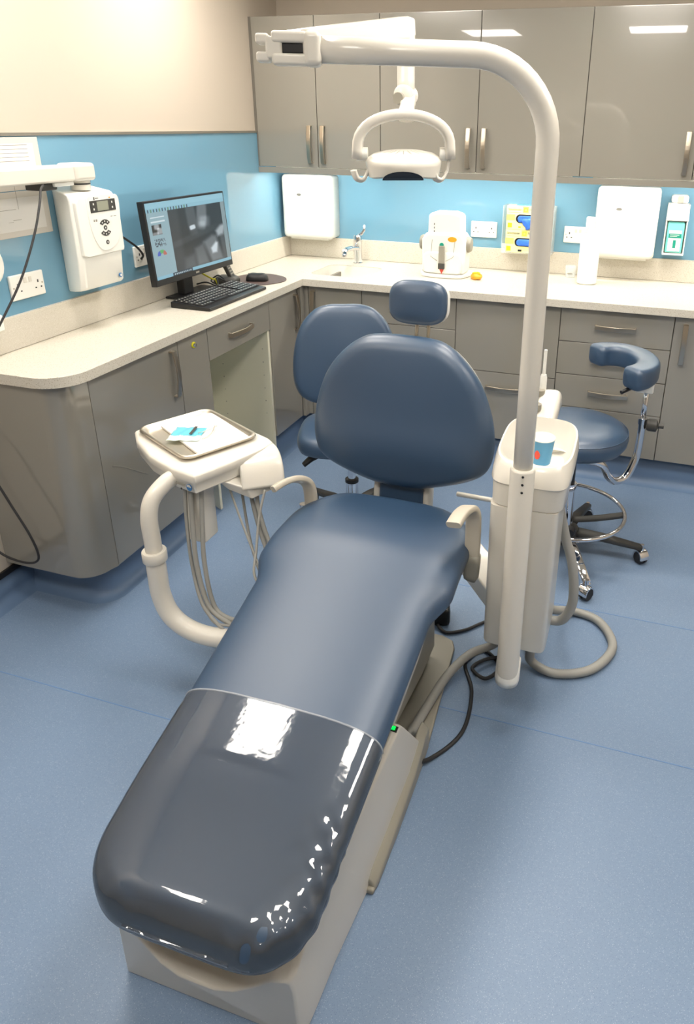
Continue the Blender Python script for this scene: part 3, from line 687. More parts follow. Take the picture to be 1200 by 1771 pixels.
def cushion(y0, y1, off=0, wr=0, nx=44, ny=110, th=.046):
    V = []; Fc = []
    ys = []
    for i in range(ny+1):
        t = i/ny; ys.append(y0+(y1-y0)*(.5-.5*cos(pi*t)) if not wr else y0+(y1-y0)*(1-cos(pi/2*t)))
    for i, y in enumerate(ys):
        w = hw(max(YF, min(YB, y)))+off; z = zsm(y)
        df = y-YF; db = YB-y; e = min(df, db); rr = .05
        h = th*(max(0.0, 1-(1-min(1, max(0, e)/rr))**2.8)**(1/2.8) if e < rr else 1)+off
        h = max(h, .002)
        ccrown = .012*sst(0, .05, e)
        for k in range(nx):
            a = 2*pi*k/nx; ex = 2/5.5; ez = 2/2.8
            cx = abs(cos(a))**ex*(1 if cos(a) > 0 else -1); sz = abs(sin(a))**ez*(1 if sin(a) > 0 else -1)
            x = w*cx; zz = h*sz + (ccrown*(1-(x/w)**2) if sz > 0 else 0)
            if wr and sz > -.2:
                ed = sst(.10, .02, e)+sst(.62, .9, x/w)*sst(-2.95, -3.1, y); st_ = math.exp(-(((x-.0)/.07)**2+((y+2.99)/.06)**2))
                zz += wr*(.9*ed*sin(x*85+y*63)*sin(y*71+x*29)+.5*ed*sin(x*141-y*117)+.5*st_*sin(5*math.atan2(y+2.99, x)))
            if wr and (x/w > .8) and y < -3.05: x *= 1+.006*sin(y*150)
            V.append((x, y-O.y, z+zz))
    N = len(ys)
    for i in range(N-1):
        for k in range(nx): Fc.append((i*nx+k, i*nx+(k+1) % nx, (i+1)*nx+(k+1) % nx, (i+1)*nx+k))
    Fc.append(tuple(range(nx)))
    if not wr: Fc.append(tuple((N-1)*nx+k for k in range(nx)))
    return raw('cushion', V, Fc)
link('seat_and_leg_cushion', cushion(YF, YB), M['vinyl'], ch, smooth=True)
fm = bpy.data.materials.new('clear_film'); fm.use_nodes = True; nt = fm.node_tree; nt.nodes.clear()
ou = nt.nodes.new('ShaderNodeOutputMaterial'); mx = nt.nodes.new('ShaderNodeMixShader'); tr = nt.nodes.new('ShaderNodeBsdfTransparent'); gl = nt.nodes.new('ShaderNodeBsdfGlossy')
tr.inputs[0].default_value = (.82, .85, .88, 1); gl.inputs['Roughness'].default_value = .06
fs = nt.nodes.new('ShaderNodeFresnel'); fs.inputs[0].default_value = 1.75
no = nt.nodes.new('ShaderNodeTexNoise'); no.inputs['Scale'].default_value = 16; no.inputs['Detail'].default_value = 3
tc = nt.nodes.new('ShaderNodeTexCoord'); nt.links.new(tc.outputs['Object'], no.inputs['Vector'])
bp = nt.nodes.new('ShaderNodeBump'); bp.inputs['Strength'].default_value = .22; bp.inputs['Distance'].default_value = .004
nt.links.new(no.outputs['Fac'], bp.inputs['Height']); nt.links.new(bp.outputs[0], gl.inputs['Normal']); nt.links.new(bp.outputs[0], fs.inputs['Normal'])
df = nt.nodes.new('ShaderNodeBsdfDiffuse'); df.inputs[0].default_value = (.40, .48, .60, 1); m1 = nt.nodes.new('ShaderNodeMixShader'); m1.inputs[0].default_value = .10
nt.links.new(tr.outputs[0], m1.inputs[1]); nt.links.new(df.outputs[0], m1.inputs[2])
nt.links.new(fs.outputs[0], mx.inputs[0]); nt.links.new(m1.outputs[0], mx.inputs[1]); nt.links.new(gl.outputs[0], mx.inputs[2]); nt.links.new(mx.outputs[0], ou.inputs[0])
fo = link('protective_film', cushion(YF-.004, -2.856, .0035, .0035, 60, 90), fm, ch, smooth=True); fo['label'] = 'clear plastic film sleeve over the foot end'
P = []
yy = -2.856; w = hw(yy)+.004; z = zsm(yy)
for k in range(25):
    a = pi*k/24; cx = abs(cos(a))**.4*(1 if cos(a) > 0 else -1); P.append((w*cx, yy-O.y, z+(.0500)*abs(sin(a))**.77+.012*(1-cx*cx)))
tube('film_hem', P, .0022, mat('film_hem', (190, 196, 204), .15, alpha=.5), ch, 8)
# frame rail under the cushion
for s in (-1, 1):
    prism('side_rail', [(-.06, .250), (.16, .292), (.34, .360), (.40, .43), (.40, .47), (.0, .395), (-.06, .38)], .188*s, .196*s, M['shell'], ch, ((0, 0, 0), (0, 1, 0), (0, 0, 1), (1, 0, 0)))
# base shell: lofted trough
def shell():
    # stations along y (local), each: half width bottom, half width top, crest z, trough z
    st = [(-.605, .200, .196, .185, .125), (-.59, .204, .202, .205, .132), (-.55, .206, .205, .232, .145), (-.45, .208, .206, .246, .165), (-.25, .222, .211, .252, .19), (-.04, .232, .217, .259, .22)]
    V = []; n = 0
    def prof(wb, wt, cz, tz):
        h = [(wb, 0), (wt, cz-.03), (wt-.005, cz-.006), (wt-.014, cz), (wt-.042, cz-.001)]+[(wt-.042-(wt-.042)*t, cz-(cz-tz)*sin(pi/2*min(1, t*1.15))) for t in (.15, .3, .5, .75)]
        return [(-a, b) for a, b in h]+[(0, tz)]+h[::-1]
    for y, wb, wt, cz, tz in st:
        pp = prof(wb, wt, cz, tz); n = len(pp)
        bow_ = .028 if y < -.6 else (.014 if y < -.58 else 0)
        V += [(x, y-bow_*(1-(x/wt)**2)+(.18*(1-z/.259) if y > -.1 else 0), z) for x, z in pp]
    Fc = [(i*n+k, i*n+k+1, (i+1)*n+k+1, (i+1)*n+k) for i in range(len(st)-1) for k in range(n-1)]
    Fc += [tuple(range(n)), tuple((len(st)-1)*n+k for k in range(n))]
    Fc += [(i*n, (i+1)*n, (i+1)*n+n-1, i*n+n-1) for i in range(len(st)-1)]
    return raw('shell', V, Fc)
o = link('base_shell', shell(), M['shell'], ch, bevel=.006, seg=3)
o.modifiers['bevel'].angle_limit = radians(25)
# lift pedestal between the base and the seat
prism('lift_column', [(-.1, .12), (.35, .05), (.5, .05), (.48, .46), (.2, .44), (-.1, .34)], -.15, .15, M['greyp'], ch, ((0, 0, 0), (0, 1, 0), (0, 0, 1), (1, 0, 0)), bevel=.01)
pl = prism('floor_plate', [(-.2, -.30), (.235, -.30), (.235, .14), (.205, .55), (.19, .585), (.15, .6), (-.15, .6), (-.2, .56)], 0.0, .016, M['greyp'], ch, bevel=.006)
# side cover with green lamp
V = []
st = [(-.29, .030, .236), (-.27, .040, .238), (-.15, .048, .240), (-.0, .060, .240), (.10, .095, .238), (.145, .085, .236)]
for y, zt, xo in st: V += [(.213, y, 0), (.213, y, zt+.008), (xo-.012, y, zt), (xo, y, zt-.015), (xo, y, 0)]
Fc = [(i*5+k, i*5+(k+1) % 5, (i+1)*5+(k+1) % 5, (i+1)*5+k) for i in range(5) for k in range(5)]+[tuple(range(5)), tuple(25+k for k in range(5))]
link('side_cover', raw('side_cover', V, Fc), M['greyp'], ch, bevel=.006)
box('lamp_window', .180, .210, -.066, -.050, .257, .2605, M['black'], ch); box('status_lamp', .190, .204, -.063, -.053, .2605, .2625, M['green'], ch)
# backrest
half = [(0, .512), (.07, .510), (.13, .498), (.19, .455), (.245, .385), (.28, .30), (.298, .215), (.298, .14), (.278, .085), (.22, .05), (.12, .015), (.06, .002), (0, 0)]
half = [(a*.985, .026+b*.95) for a, b in half]
out = half+[(-a, b) for a, b in half[-2:0:-1]]
TH = radians(4); Bo = (-.007, .625, .553)
frb = (Bo, (1, 0, 0), (0, sin(TH), cos(TH)), (0, -cos(TH), sin(TH)))
cr = lambda u, v: .030*max(0, 1-(u/.3)**2)*max(0, 1-((v-.24)/.27)**2) + .018*math.exp(-((v-.16)/.09)**2)*max(0, 1-(u/.28)**4)
RP = [(.02, 0), (.008, .004), (0, .018), (0, .03)]+[(.04*(1-cos(pi/2*k/6)), .03+.035*sin(pi/2*k/6)) for k in range(1, 7)]+[(1+s, .065) for s in (.78, .66, .54, .42, .3, .2, .1)]
def crs(u, v): return cr(u, v)
bk = pad('backrest', smooth_out(out, 4), RP, M['vinyl2'], ch, frb, lambda u, v: cr(u, v)*1.0)
pad('backrest_shell', [(u*.96, .256+(v-.256)*.96) for u, v in smooth_out(out, 3)], [(.03, -.035), (.012, -.03), (0, -.012), (0, .004)], M['shell'], ch, frb)
# spine joining seat and backrest
tube('spine_cushion', [(-.005, .55, .44), (-.005, .60, .50), (-.005, .618, .58)], 1, M['vinyl'], ch, 24, 4, sq=(.075, .022, 5), up=(0, -1, 0))
for s in (-1, 1): tube('spine_trim', [(-.005+s*.085, .56, .42), (-.005+s*.085, .615, .49), (-.005+s*.083, .635, .60)], 1, M['shell'], ch, 12, 4, sq=(.012, .03, 5), up=(0, -1, 0))
# headrest
hh = [(.091*cos(t)*1.0, .066*sin(t)) for t in [0]]
ho = [(.092*abs(cos(t))**.62*(1 if cos(t) > 0 else -1), .068*abs(sin(t))**.62*(1 if sin(t) > 0 else -1)) for t in [2*pi*k/48 for k in range(48)]]
frh = ((.008, .735, 1.148), (1, 0, 0), (0, sin(TH), cos(TH)), (0, -cos(TH), sin(TH)))
pad('headrest', ho, [(.01, 0), (.002, .004), (0, .014), (0, .022)]+[(.022*(1-cos(pi/2*k/5)), .022+.022*sin(pi/2*k/5)) for k in range(1, 6)]+[(1.6, .047), (1.45, .049), (1.3, .050), (1.15, .0505)], M['vinyl2'], ch, frh)
pad('headrest_shell', [(u*1.0+.004, v) for u, v in ho], [(.02, -.02), (.004, -.012), (0, -.001)], M['plast'], ch, frh)
for s in (-1, 1): tube('headrest_rod', [(.008+s*.019+.012, .72, 1.0), (.008+s*.019+.012, .735, 1.12)], .0055, M['steel'], ch, 12)
# armrests
def armrest(side, name):
    P = [(0, 0, 0), (0, 0, .1), (0, -.01, .145), (-.0, -.04, .175), (.0, -.09, .178), (0, -.15, .16), (0, -.20, .13)]
    return P
# right arm: post at local x, curl toward the camera-left
def arm(P, w, name, par):
    P = spline(P, 6); V, Fc = tubed(P, 1, 20, sq=(w[1], w[0], 4), up=w[2]); o = link(name, raw(name, V, Fc), M['shell'], par, smooth=True); o.data.set_sharp_from_angle(angle=radians(50)); return o
M['armp'] = mat('armrest_beige', (196, 188, 172), .42)
o = arm([(.289, .36, .51), (.289, .36, .62), (.287, .35, .668), (.280, .325, .692), (.270, .28, .698), (.262, .235, .688)], (.022, .010, (1, 0, 0)), 'armrest', ch); o.data.materials[0] = M['armp']
tube('armrest_socket', [(.289, .362, .525), (.289, .362, .50), (.289, .36, .455), (.285, .358, .44)], [1, 1, .9, .7], M['greyp'], ch, 20, sq=(.025, .014, 3), up=(0, 1, 0))
o = arm([(-.254, .45, .46), (-.254, .45, .57), (-.260, .44, .620), (-.278, .41, .645), (-.300, .375, .648), (-.322, .34, .637)], (.021, .010, (1, 0, 0)), 'armrest', ch); o.data.materials[0] = M['armp']
lathe('armrest_bolt', [(0, .02), (.012, .02), (.012, 0), (.008, -.01)], M['chrome'], ch, 16, (-.283, .452, .515))
# ================================================================== CUSPIDOR UNIT
cu_ = root('spittoon_unit', (1.83, -2.14, 0), 'white spittoon column with bowl on the right of the treatment chair', 'spittoon')
def loft_oval(name, st, m, par, e=3.2, n=48, caps=True):
    V = []; Fc = []
    for q_ in st:
        cx, cy, a, b, z, tilt = q_[:6]; e = q_[6] if len(q_) > 6 else e
        for k in range(n):
            t = 2*pi*k/n; x = abs(cos(t))**(2/e)*(1 if cos(t) > 0 else -1)*a; y = abs(sin(t))**(2/e)*(1 if sin(t) > 0 else -1)*b
            V.append((cx+x, cy+y, z+tilt*y))
    for i in range(len(st)-1):
        for k in range(n): Fc.append((i*n+k, i*n+(k+1) % n, (i+1)*n+(k+1) % n, (i+1)*n+k))
    if caps: Fc += [tuple(range(n)), tuple((len(st)-1)*n+k for k in range(n))]
    o = link(name, raw(name, V, Fc), m, par, smooth=True); o.data.set_sharp_from_angle(angle=radians(38)); return o
loft_oval('column', [(0, .01, .090, .117, .235, 0), (0, .01, .092, .12, .242, 0), (0, .01, .094, .12, .70, 0)], M['white'], cu_, 11, 72)
loft_oval('collar_band', [(.005, .02, .098, .128, .700, 0), (.005, .02, .101, .132, .704, 0), (.006, .02, .103, .134, .772, 0)], M['white'], cu_, 5, caps=False)
loft_oval('bowl', [(.006, .02, .095, .125, .7722, 0, 5), (.006, .024, .106, .142, .7715, 0, 5), (.007, .027, .108, .149, .776, 0, 5), (.008, .035, .109, .155, .80, .06, 4.2), (.008, .045, .107, .155, .825, .06, 3.4), (.008, .05, .103, .152, .838, .06), (.008, .05, .098, .147, .840, .06), (.008, .06, .093, .130, .825, .04), (.008, .065, .086, .112, .780, .02), (.008, .065, .072, .09, .757, .0), (.008, .065, .04, .05, .748, 0), (.008, .065, .006, .008, .746, 0)], M['white'], cu_, 3.0, caps=False)
sl = tube('lamp_sleeve', [(0, -.18, .19), (0, -.18, .215), (0, -.18, .855), (0, -.18, .863)], [.030, .0315, .0315, .029], M['white'], cu_, 32)
boxes('sleeve_bracket', [(-.012, .012, -.15, -.105, .3, .68)], M['white'], cu_)
tube('sleeve_foot', [(0, -.18, .178), (0, -.18, .19), (0, -.165, .25)], [.033, .035, .034], M['plast'], cu_, 28)
for z in (.850, .828, .806): lathe('screw', [(0, -.002), (.0028, -.002), (.0035, 0)], M['black'], cu_, 10, (.006, -.2112, z), 'y')
cp = root('paper_cup', (1.848, -2.085, .768), 'blue paper cup with red print standing in the spittoon', 'cup')
lathe('cup', [(.0, .002), (.026, .002), (.034, .078), (.032, .078), (.0245, .005), (0, .005)], mat('blue_cup', (84, 150, 190), .5), cp, 28)
lathe('rim', [(.0325, .078), (.0345, .0765), (.0355, .079), (.034, .081), (.032, .079)], M['plast'], cp, 28)
lathe('lining', [(.0, .006), (.024, .006), (.0315, .0775)], M['plast'], cp, 28)
prism('red_print', smooth_out([(-.004, .02), (.006, .02), (.01, .034), (.002, .046), (-.006, .036)], 3), .0282, .031, M['red'], cp, ((0, 0, 0), (.9, -.35, 0), (0, 0, 1), (-.35, -.93, .12)))
# support arm from chair to unit
sa = box('support_arm', -.34, .02, -.05, .05, .245, .315, M['white'], cu_, bevel=.008); sa.location = (-.02, .0, 0); sa.rotation_euler = (0, 0, -.9)
tube('grab_bar', [(-.30, .38, .44), (-.16, .34, .46), (-.02, .10, .46)], .009, M['white'], cu_, 14)
# assistant holder
ah = root('instrument_holder', (1.828, -1.83, .835), 'white rounded suction handpiece holder behind the spittoon bowl', 'holder')
tube('holder_block', [(-.005, -.06, -.03), (0, -.02, .0), (.0, .03, .02), (0, .06, .0)], 1, M['white'], ah, 24, 4, sq=(.036, .03, 3))
tube('stem', [(0, .05, -.02), (0, .07, -.12), (-.01, .0, -.25), (-.01, -.12, -.25)], .012, M['white'], ah, 12, 4)
lathe('ring', [(.010, -.01), (.015, -.01), (.015, .01), (.010, .01)], M['greyp'], ah, 18, (-.03, -.05, .02)); lathe('ring', [(.010, -.01), (.015, -.01), (.015, .01), (.010, .01)], M['greyp'], ah, 18, (-.03, .01, .045))
sw = root('suction_tip', (1.803, -1.80, .875), 'slim white suction handpiece standing in the holder', 'handpiece')
lathe('handle', [(.009, -.02), (.011, .0), (.011, .05), (.008, .06), (0, .06)], M['plast'], sw, 18); lathe('tip', [(.0055, .06), (.005, .14), (0, .141)], M['plast'], sw, 14)
# hoses that belong to the spittoon column
def adopt(o, par): o.parent = par; o.location = -par.location
def corr(P, r, name, label, sp=14, amp=.07):
    Q = spline(P, sp); L = 0; out = [Q[0]]
    # resample evenly
    d = .0035; acc = 0
    for a, b in zip(Q[:-1], Q[1:]):
        seg = (b-a).length; t = d-acc
        while t < seg: out.append(a.lerp(b, t/seg)); t += d
        acc = (acc+seg) % d if seg > 0 else acc
    rr = [r*(1+amp*(1 if i % 2 else -1)) for i in range(len(out))]
    o = tube(name, out, rr, M['hose'], n=12); adopt(o, cu_); o['label'] = label; return o
corr([(1.58, -2.60, .17), (1.585, -2.50, .055), (1.60, -2.35, .032), (1.625, -2.2, .032), (1.67, -2.08, .03), (1.74, -2.03, .05), (1.80, -2.06, .16), (1.82, -2.08, .25)], .0135, 'waste_hose', 'corrugated grey hose from the chair base to the spittoon column')
corr([(1.86, -2.08, .24), (1.865, -2.07, .10), (1.87, -2.05, .03), (1.95, -2.065, .016), (2.06, -2.01, .016), (2.12, -1.88, .016), (2.07, -1.76, .016), (1.98, -1.73, .018), (1.90, -1.80, .06), (1.87, -1.95, .20), (1.87, -2.06, .26)], .0145, 'waste_hose', 'corrugated grey hose looping on the floor right of the spittoon')
o = tube('suction_hose', [(1.875, -2.0, .70), (1.90, -1.985, .60), (1.93, -1.98, .48), (1.958, -1.985, .399), (1.973, -1.99, .316), (1.975, -1.99, .24), (1.955, -1.99, .18), (1.925, -1.99, .162), (1.88, -2.0, .18), (1.85, -2.03, .26)], .0155, M['hose'], sp=10); adopt(o, cu_)
tag(tube('black_cable', [(1.60, -2.61, .135), (1.615, -2.56, .05), (1.66, -2.50, .010), (1.72, -2.38, .007), (1.71, -2.22, .007), (1.66, -2.10, .007), (1.70, -2.02, .007), (1.77, -2.08, .007), (1.74, -2.15, .009), (1.69, -2.13, .018), (1.72, -2.08, .02), (1.78, -2.04, .02), (1.82, -2.06, .08), (1.82, -2.06, .24)], .006, M['cable'], sp=10), 'black cable snaking over the floor from the chair base', 'cable')
# foot control
fp = root('foot_control', (1.50, -1.90, 0), 'small black foot control box on the floor behind the chair', 'foot pedal', rz=.3)
box('body', -.05, .05, -.05, .05, 0, .07, M['black'], fp, bevel=.012); lathe('button', [(.022, .069), (.022, .076), (.018, .079), (0, .079)], M['rubber'], fp, 20)
tag(tube('pedal_cable', [(1.52, -1.95, .012), (1.56, -1.975, .008), (1.62, -1.94, .007), (1.70, -1.86, .007), (1.80, -1.88, .007), (1.84, -1.95, .05), (1.85, -2.05, .24)], .0055, M['cable'], sp=8), 'black cable from the foot control towards the spittoon', 'cable')
# ================================================================== LAMP
lp = root('treatment_lamp', (1.83, -2.32, .80), 'white overhead treatment lamp on a tall curved pole', 'lamp')
LO = Vector((1.83, -2.32, .80))
dirb = Vector((-.93, -.36, 0)).normalized(); R_ = .17
P = [Vector((0, 0, -.02)), Vector((0, 0, .3)), Vector((0, 0, .6))]
ZB = 1.787-.80
for k in range(0, 13):
    a = pi/2*k/12; P.append(Vector((0, 0, ZB-R_))+dirb*(R_*(1-cos(a)))+Vector((0, 0, R_*sin(a))))
P += [dirb*.3+Vector((0, 0, ZB+.001)), dirb*.475+Vector((0, 0, ZB+.003))]
tube('pole', P, .0247, M['white'], lp, 32)
e0 = dirb*.475+Vector((0, 0, ZB+.003)); sd_ = Vector((-dirb.y, dirb.x, 0))
def obox(name, c, ax, ay, az, hx, hy, hz, m, par, bevel=0, seg=3):
    V = []; 
    for z in (-1, 1):
        for y in (-1, 1):
            for x in (-1, 1): V.append(c+ax*hx*x+ay*hy*y+az*hz*z)
    return link(name, raw(name, V, boxd(0, 1, 0, 1, 0, 1)[1]), m, par, bevel=bevel, seg=seg)
Z = Vector((0, 0, 1))
obox('joint_cap', e0+dirb*.008, dirb, sd_, Z, .018, .030, .0315, M['white'], lp, .012, 4)
obox('joint_fork', e0+dirb*.052+Z*.0195, dirb, sd_, Z, .034, .027, .0105, M['white'], lp, .006)
obox('joint_fork', e0+dirb*.052-Z*.0195, dirb, sd_, Z, .034, .027, .0105, M['white'], lp, .006)
obox('joint_core', e0+dirb*.045, dirb, sd_, Z, .024, .018, .0085, M['black'], lp, .002)
obox('joint_arm', e0+dirb*.082, dirb, sd_, Z, .016, .024, .020, M['white'], lp, .006)
for s_ in (-1, 1): obox('joint_ear', e0+dirb*.104+Z*.016*s_, dirb, sd_, Z, .013, .022, .009, M['white'], lp, .005)
lathe('joint_pin', [(.010, 0), (.010, .006), (.006, .009), (0, .009)], M['white'], lp, 16, tuple(e0+dirb*.02+Z*.028))
# second arm back to the head
a0 = e0+dirb*.055+sd_*(-.03)+Z*.02; AT = Vector((1.408, -2.0, 1.882))-LO
ax = (AT-a0).normalized(); ay = Vector((0, 0, 1)).cross(ax).normalized(); az = ax.cross(ay)
V = []
for t, h, w in ((0, .016, .016), (.15, .018, .017), (.97, .026, .02), (1.04, .020, .018)):
    c = a0.lerp(AT, t)
    for sy, sz in ((-1, -1), (1, -1), (1, 1), (-1, 1)): V.append(c+ay*w*sy+az*h*sz)
Fc = [(i*4+k, i*4+(k+1) % 4, (i+1)*4+(k+1) % 4, (i+1)*4+k) for i in range(3) for k in range(4)]+[(0, 1, 2, 3), (12, 13, 14, 15)]
link('swing_arm', raw('swing_arm', V, Fc), M['white'], lp, bevel=.006)
H = Vector((1.435, -2.095, 1.585))-LO
Tp = AT+Vector((.0, .0, -.01)); K = Vector((1.415, -2.02, 1.725))-LO
tube('drop_link', [Tp, Tp.lerp(K, .5), K], 1, M['white'], lp, 16, 2, sq=(.021, .018, 4))
lathe('knuckle', [(0, .032), (.018, .032), (.025, .026), (.025, -.026), (.018, -.03), (0, -.03)], M['white'], lp, 24, tuple(K), 'y')
lathe('knuckle_cap', [(0, -.042), (.014, -.042), (.015, -.03)], M['greyp'], lp, 20, (K.x-.008, K.y, K.z-.008), 'y')
Ux = (Vector((1.58, -2.053, 1.589))-Vector((1.368, -2.119, 1.586))).normalized(); Uy = Vector((-Ux.y, Ux.x, 0)).normalized()
Yt = H+Z*.09
tube('neck', [K+Z*(-.01)+Ux*.005, K.lerp(Yt, .6)+Ux*.006, Yt+Ux*.006], [1.1, .9, 1.1], M['white'], lp, 16, 2, sq=(.020, .017, 3.5))
# yoke arch
P = []
for k in range(21):
    a = pi*k/20; P.append(H+Ux*(-.118*cos(a))+Z*(.012+.082*sin(a)**.8))
P = [H+Ux*-.119+Z*-.012]+P+[H+Ux*.119+Z*-.012]
tube('yoke', P, 1, M['white'], lp, 20, sq=(.026, .0135, 4), up=tuple(-Ux))
for s in (-1, 1):
    c = H+Ux*.106*s
    V, Fc = lathed([(0, -.014), (.017, -.014), (.017, .014), (0, .014)], 24)
    Mx = Matrix((tuple(Uy)+(0,), (0, 0, 1, 0), tuple(Ux)+(0,), (0, 0, 0, 1))).transposed()
    o = link('yoke_pivot', raw('yoke_pivot', [c+(Mx.to_3x3() @ Vector(v)) for v in V], Fc), M['plast'], lp, smooth=True); o.data.set_sharp_from_angle(angle=radians(40))
    hb = H+Ux*(.115*s)
    if s < 0: hb = H-Ux*.088
    tube('grip', [hb+Z*-.015, hb-Z*.042-Ux*.004-Uy*.005, hb-Z*.062-Ux*.016-Uy*.01, hb-Z*.058-Ux*.032-Uy*.015, hb-Z*.038-Ux*.040-Uy*.018], [.8, .9, 1, 1, 1], M['white'], lp, 14, 5, sq=(.0045, .013, 4), up=tuple(-Uy))
# head: shallow oval dish, opening down to the patient
n = 40; V = []; 
tilt = lambda x, y, z: H+Ux*x+Uy*y*.99+Z*(z-.02+y*.12)
rings = [(.0, .030), (.025, .0295), (.05, .027), (.078, .021), (.094, .011), (.098, .004), (.097, -.004), (.091, -.028), (.080, -.032)]
V = [tilt(0, 0, .030)]
for r_, z_ in rings[1:]:
    for k in range(n):
        t = 2*pi*k/n; V.append(tilt(r_*cos(t), r_*sin(t)*.72, z_+(-.006*cos(2*t) if z_ < -.02 else 0)))
Fc = [(0, 1+k, 1+(k+1) % n) for k in range(n)]
for i in range(len(rings)-2):
    for k in range(n): a = 1+i*n; Fc.append((a+k, a+(k+1) % n, a+n+(k+1) % n, a+n+k))
o = link('lamp_head', raw('lamp_head', V, Fc), M['white'], lp, smooth=True); o.data.set_sharp_from_angle(angle=radians(35))
V = [tilt(.079*cos(2*pi*k/n), .079*sin(2*pi*k/n)*.72, -.024) for k in range(n)]; link('lens', raw('lens', V, [tuple(range(n))]), M['darkglass'], lp)
V = [tilt(x, y, z) for z in (-.032, .001) for x, y in [(.052*cos(t), -.0675+.0*sin(t)) for t in (0, pi)]]
# dark arched opening in the front rim
P2 = [(-.052, -.033), (.052, -.033)]+[(.052*cos(pi*k/12), -.033+.024*sin(pi*k/12)) for k in range(1, 12)]
V = []
for u, v in P2:
    y = -.72*sqrt(max(0, (.0975-.0065*max(0, (-v-.004)/.024))**2-u*u)); V.append(tilt(u, y-.0075, v))
link('front_opening', raw('front_opening', V, [tuple(range(len(V)))]), M['darkglass'], lp)
for k in range(7):
    a = radians(-150+k*20); c0, c1 = .028, .062
    V = []
    for rr_ in (c0, c1):
        for s in (-1, 1):
            x, y = rr_*cos(a+s*.03*.03/rr_), rr_*sin(a+s*.03*.03/rr_)*.72; z = 0
            V.append(tilt(x, y, (.0296 if rr_ < .03 else .0248)+.0015))
    link('vent_slot', raw('vent_slot', V, [(0, 1, 3, 2)]), M['greyp'], lp)
# ================================================================== DELIVERY UNIT
du_ = root('delivery_unit', (.78, -2.2, 0), 'white instrument delivery unit on a curved arm left of the chair', 'delivery unit')
DO = Vector((.78, -2.2, 0))
# tray axes
A_ = Vector((.288, -.148, 0)).normalized(); B_ = Vector((.148, .288, 0)).normalized()   # A_ along the long side (to the right), B_ away
TC = Vector((.762, -2.152, 0))     # tray centre
def dl(u, v, z): p = TC+A_*u+B_*v; return (p.x-DO.x, p.y-DO.y, z)

P = [(-.19, .135), (.17, .155), (.20, .148), (.214, .10), (.232, -.02), (.240, -.147), (.157, -.168), (.03, -.176), (-.10, -.155), (-.178, -.125), (-.195, -.05)]
V = []; n = len(P); cu0, cv0 = .02, -.01
for s_, z in ((.80, .650), (.97, .662), (1.0, .690), (1.012, .694), (1.012, .712), (.99, .719), (.9, .720)): V += [dl(cu0+(u-cu0)*s_, cv0+(v-cv0)*s_, z) for u, v in P]
for k in range(n):                     # front right edge of the underside stays full depth
    u, v = P[k]
    if u > .1: V[k] = dl(u*.98, v*.97, .655)
Fc = [(i*n+k, i*n+(k+1) % n, (i+1)*n+(k+1) % n, (i+1)*n+k) for i in range(6) for k in range(n)]+[tuple(range(n)), tuple(6*n+k for k in range(n))]
link('console_body', raw('console_body', V, Fc), M['white'], du_, bevel=.006, seg=3)
P = [dl(.13, .085, .704), dl(.185, .085, .706), dl(.225, .078, .695), (lambda q: q)(dl(.25, .07, .665)), dl(.268, .06, .615)]
tube('end_wing', P, 1, M['white'], du_, 20, 5, sq=(.068, .010, 6), up=(0, 0, 1))
V = [dl(*q) for q in [(.16, -.06, .66), (.215, -.06, .665), (.262, .01, .625), (.262, .12, .625), (.16, .12, .66), (.16, -.04, .645), (.215, -.03, .62), (.262, .02, .585), (.262, .10, .590), (.16, .10, .64)]]
link('holder_rail', raw('holder_rail', V, [(0, 1, 2, 3, 4), (5, 6, 7, 8, 9)]+[(k, (k+1) % 5, 5+(k+1) % 5, 5+k) for k in range(5)]), M['white'], du_, bevel=.005)
fU = (A_*.083+B_*.021).normalized(); fN = Vector((fU.y, -fU.x, 0))
f0 = Vector(dl(.157, -.168, .676))+fN*.002
prism('round_badge', [(.064+.011*cos(t), .0+.011*sin(t)) for t in [2*pi*k/20 for k in range(20)]], .0, .0015, M['blue'], du_, (f0, fU, (0, 0, 1), fN))
prism('badge_dome', [(.064+.0085*cos(t), .001+.0085*sin(t)) for t in [pi*k/12 for k in range(13)]], .0015, .002, M['shell'], du_, (f0, fU, (0, 0, 1), fN))
prism('printed_mark', [(.012, -.002), (.048, -.002), (.048, .006), (.012, .006)], 0, .0006, M['greyp'], du_, (f0, fU, (0, 0, 1), fN))
prism('jack_hole', [(.03+.0035*cos(t), -.013+.0035*sin(t)) for t in [2*pi*k/12 for k in range(12)]], 0, .0008, M['dgrey'], du_, (f0, fU, (0, 0, 1), fN))
# curved arm
tube('arm_upper', [tuple(Vector(p)-DO) for p in [(.777, -2.444, .40), (.777, -2.444, .50), (.775, -2.442, .58), (.780, -2.425, .635), (.800, -2.385, .672), (.818, -2.350, .684)]], .0245, M['white'], du_, 28, 8)
tube('arm_lower', [tuple(Vector(p)-DO) for p in [(.777, -2.444, .455), (.777, -2.444, .38), (.779, -2.444, .32), (.80, -2.444, .255), (.85, -2.445, .215), (.93, -2.445, .20), (1.05, -2.43, .20), (1.30, -2.42, .20)]], .029, M['white'], du_, 28, 8)
lathe('arm_collar', [(.026, .02), (.034, .02), (.036, .017), (.036, -.012), (.034, -.015), (.029, -.015)], M['white'], du_, 32, (.777-DO.x, -2.444-DO.y, .455))
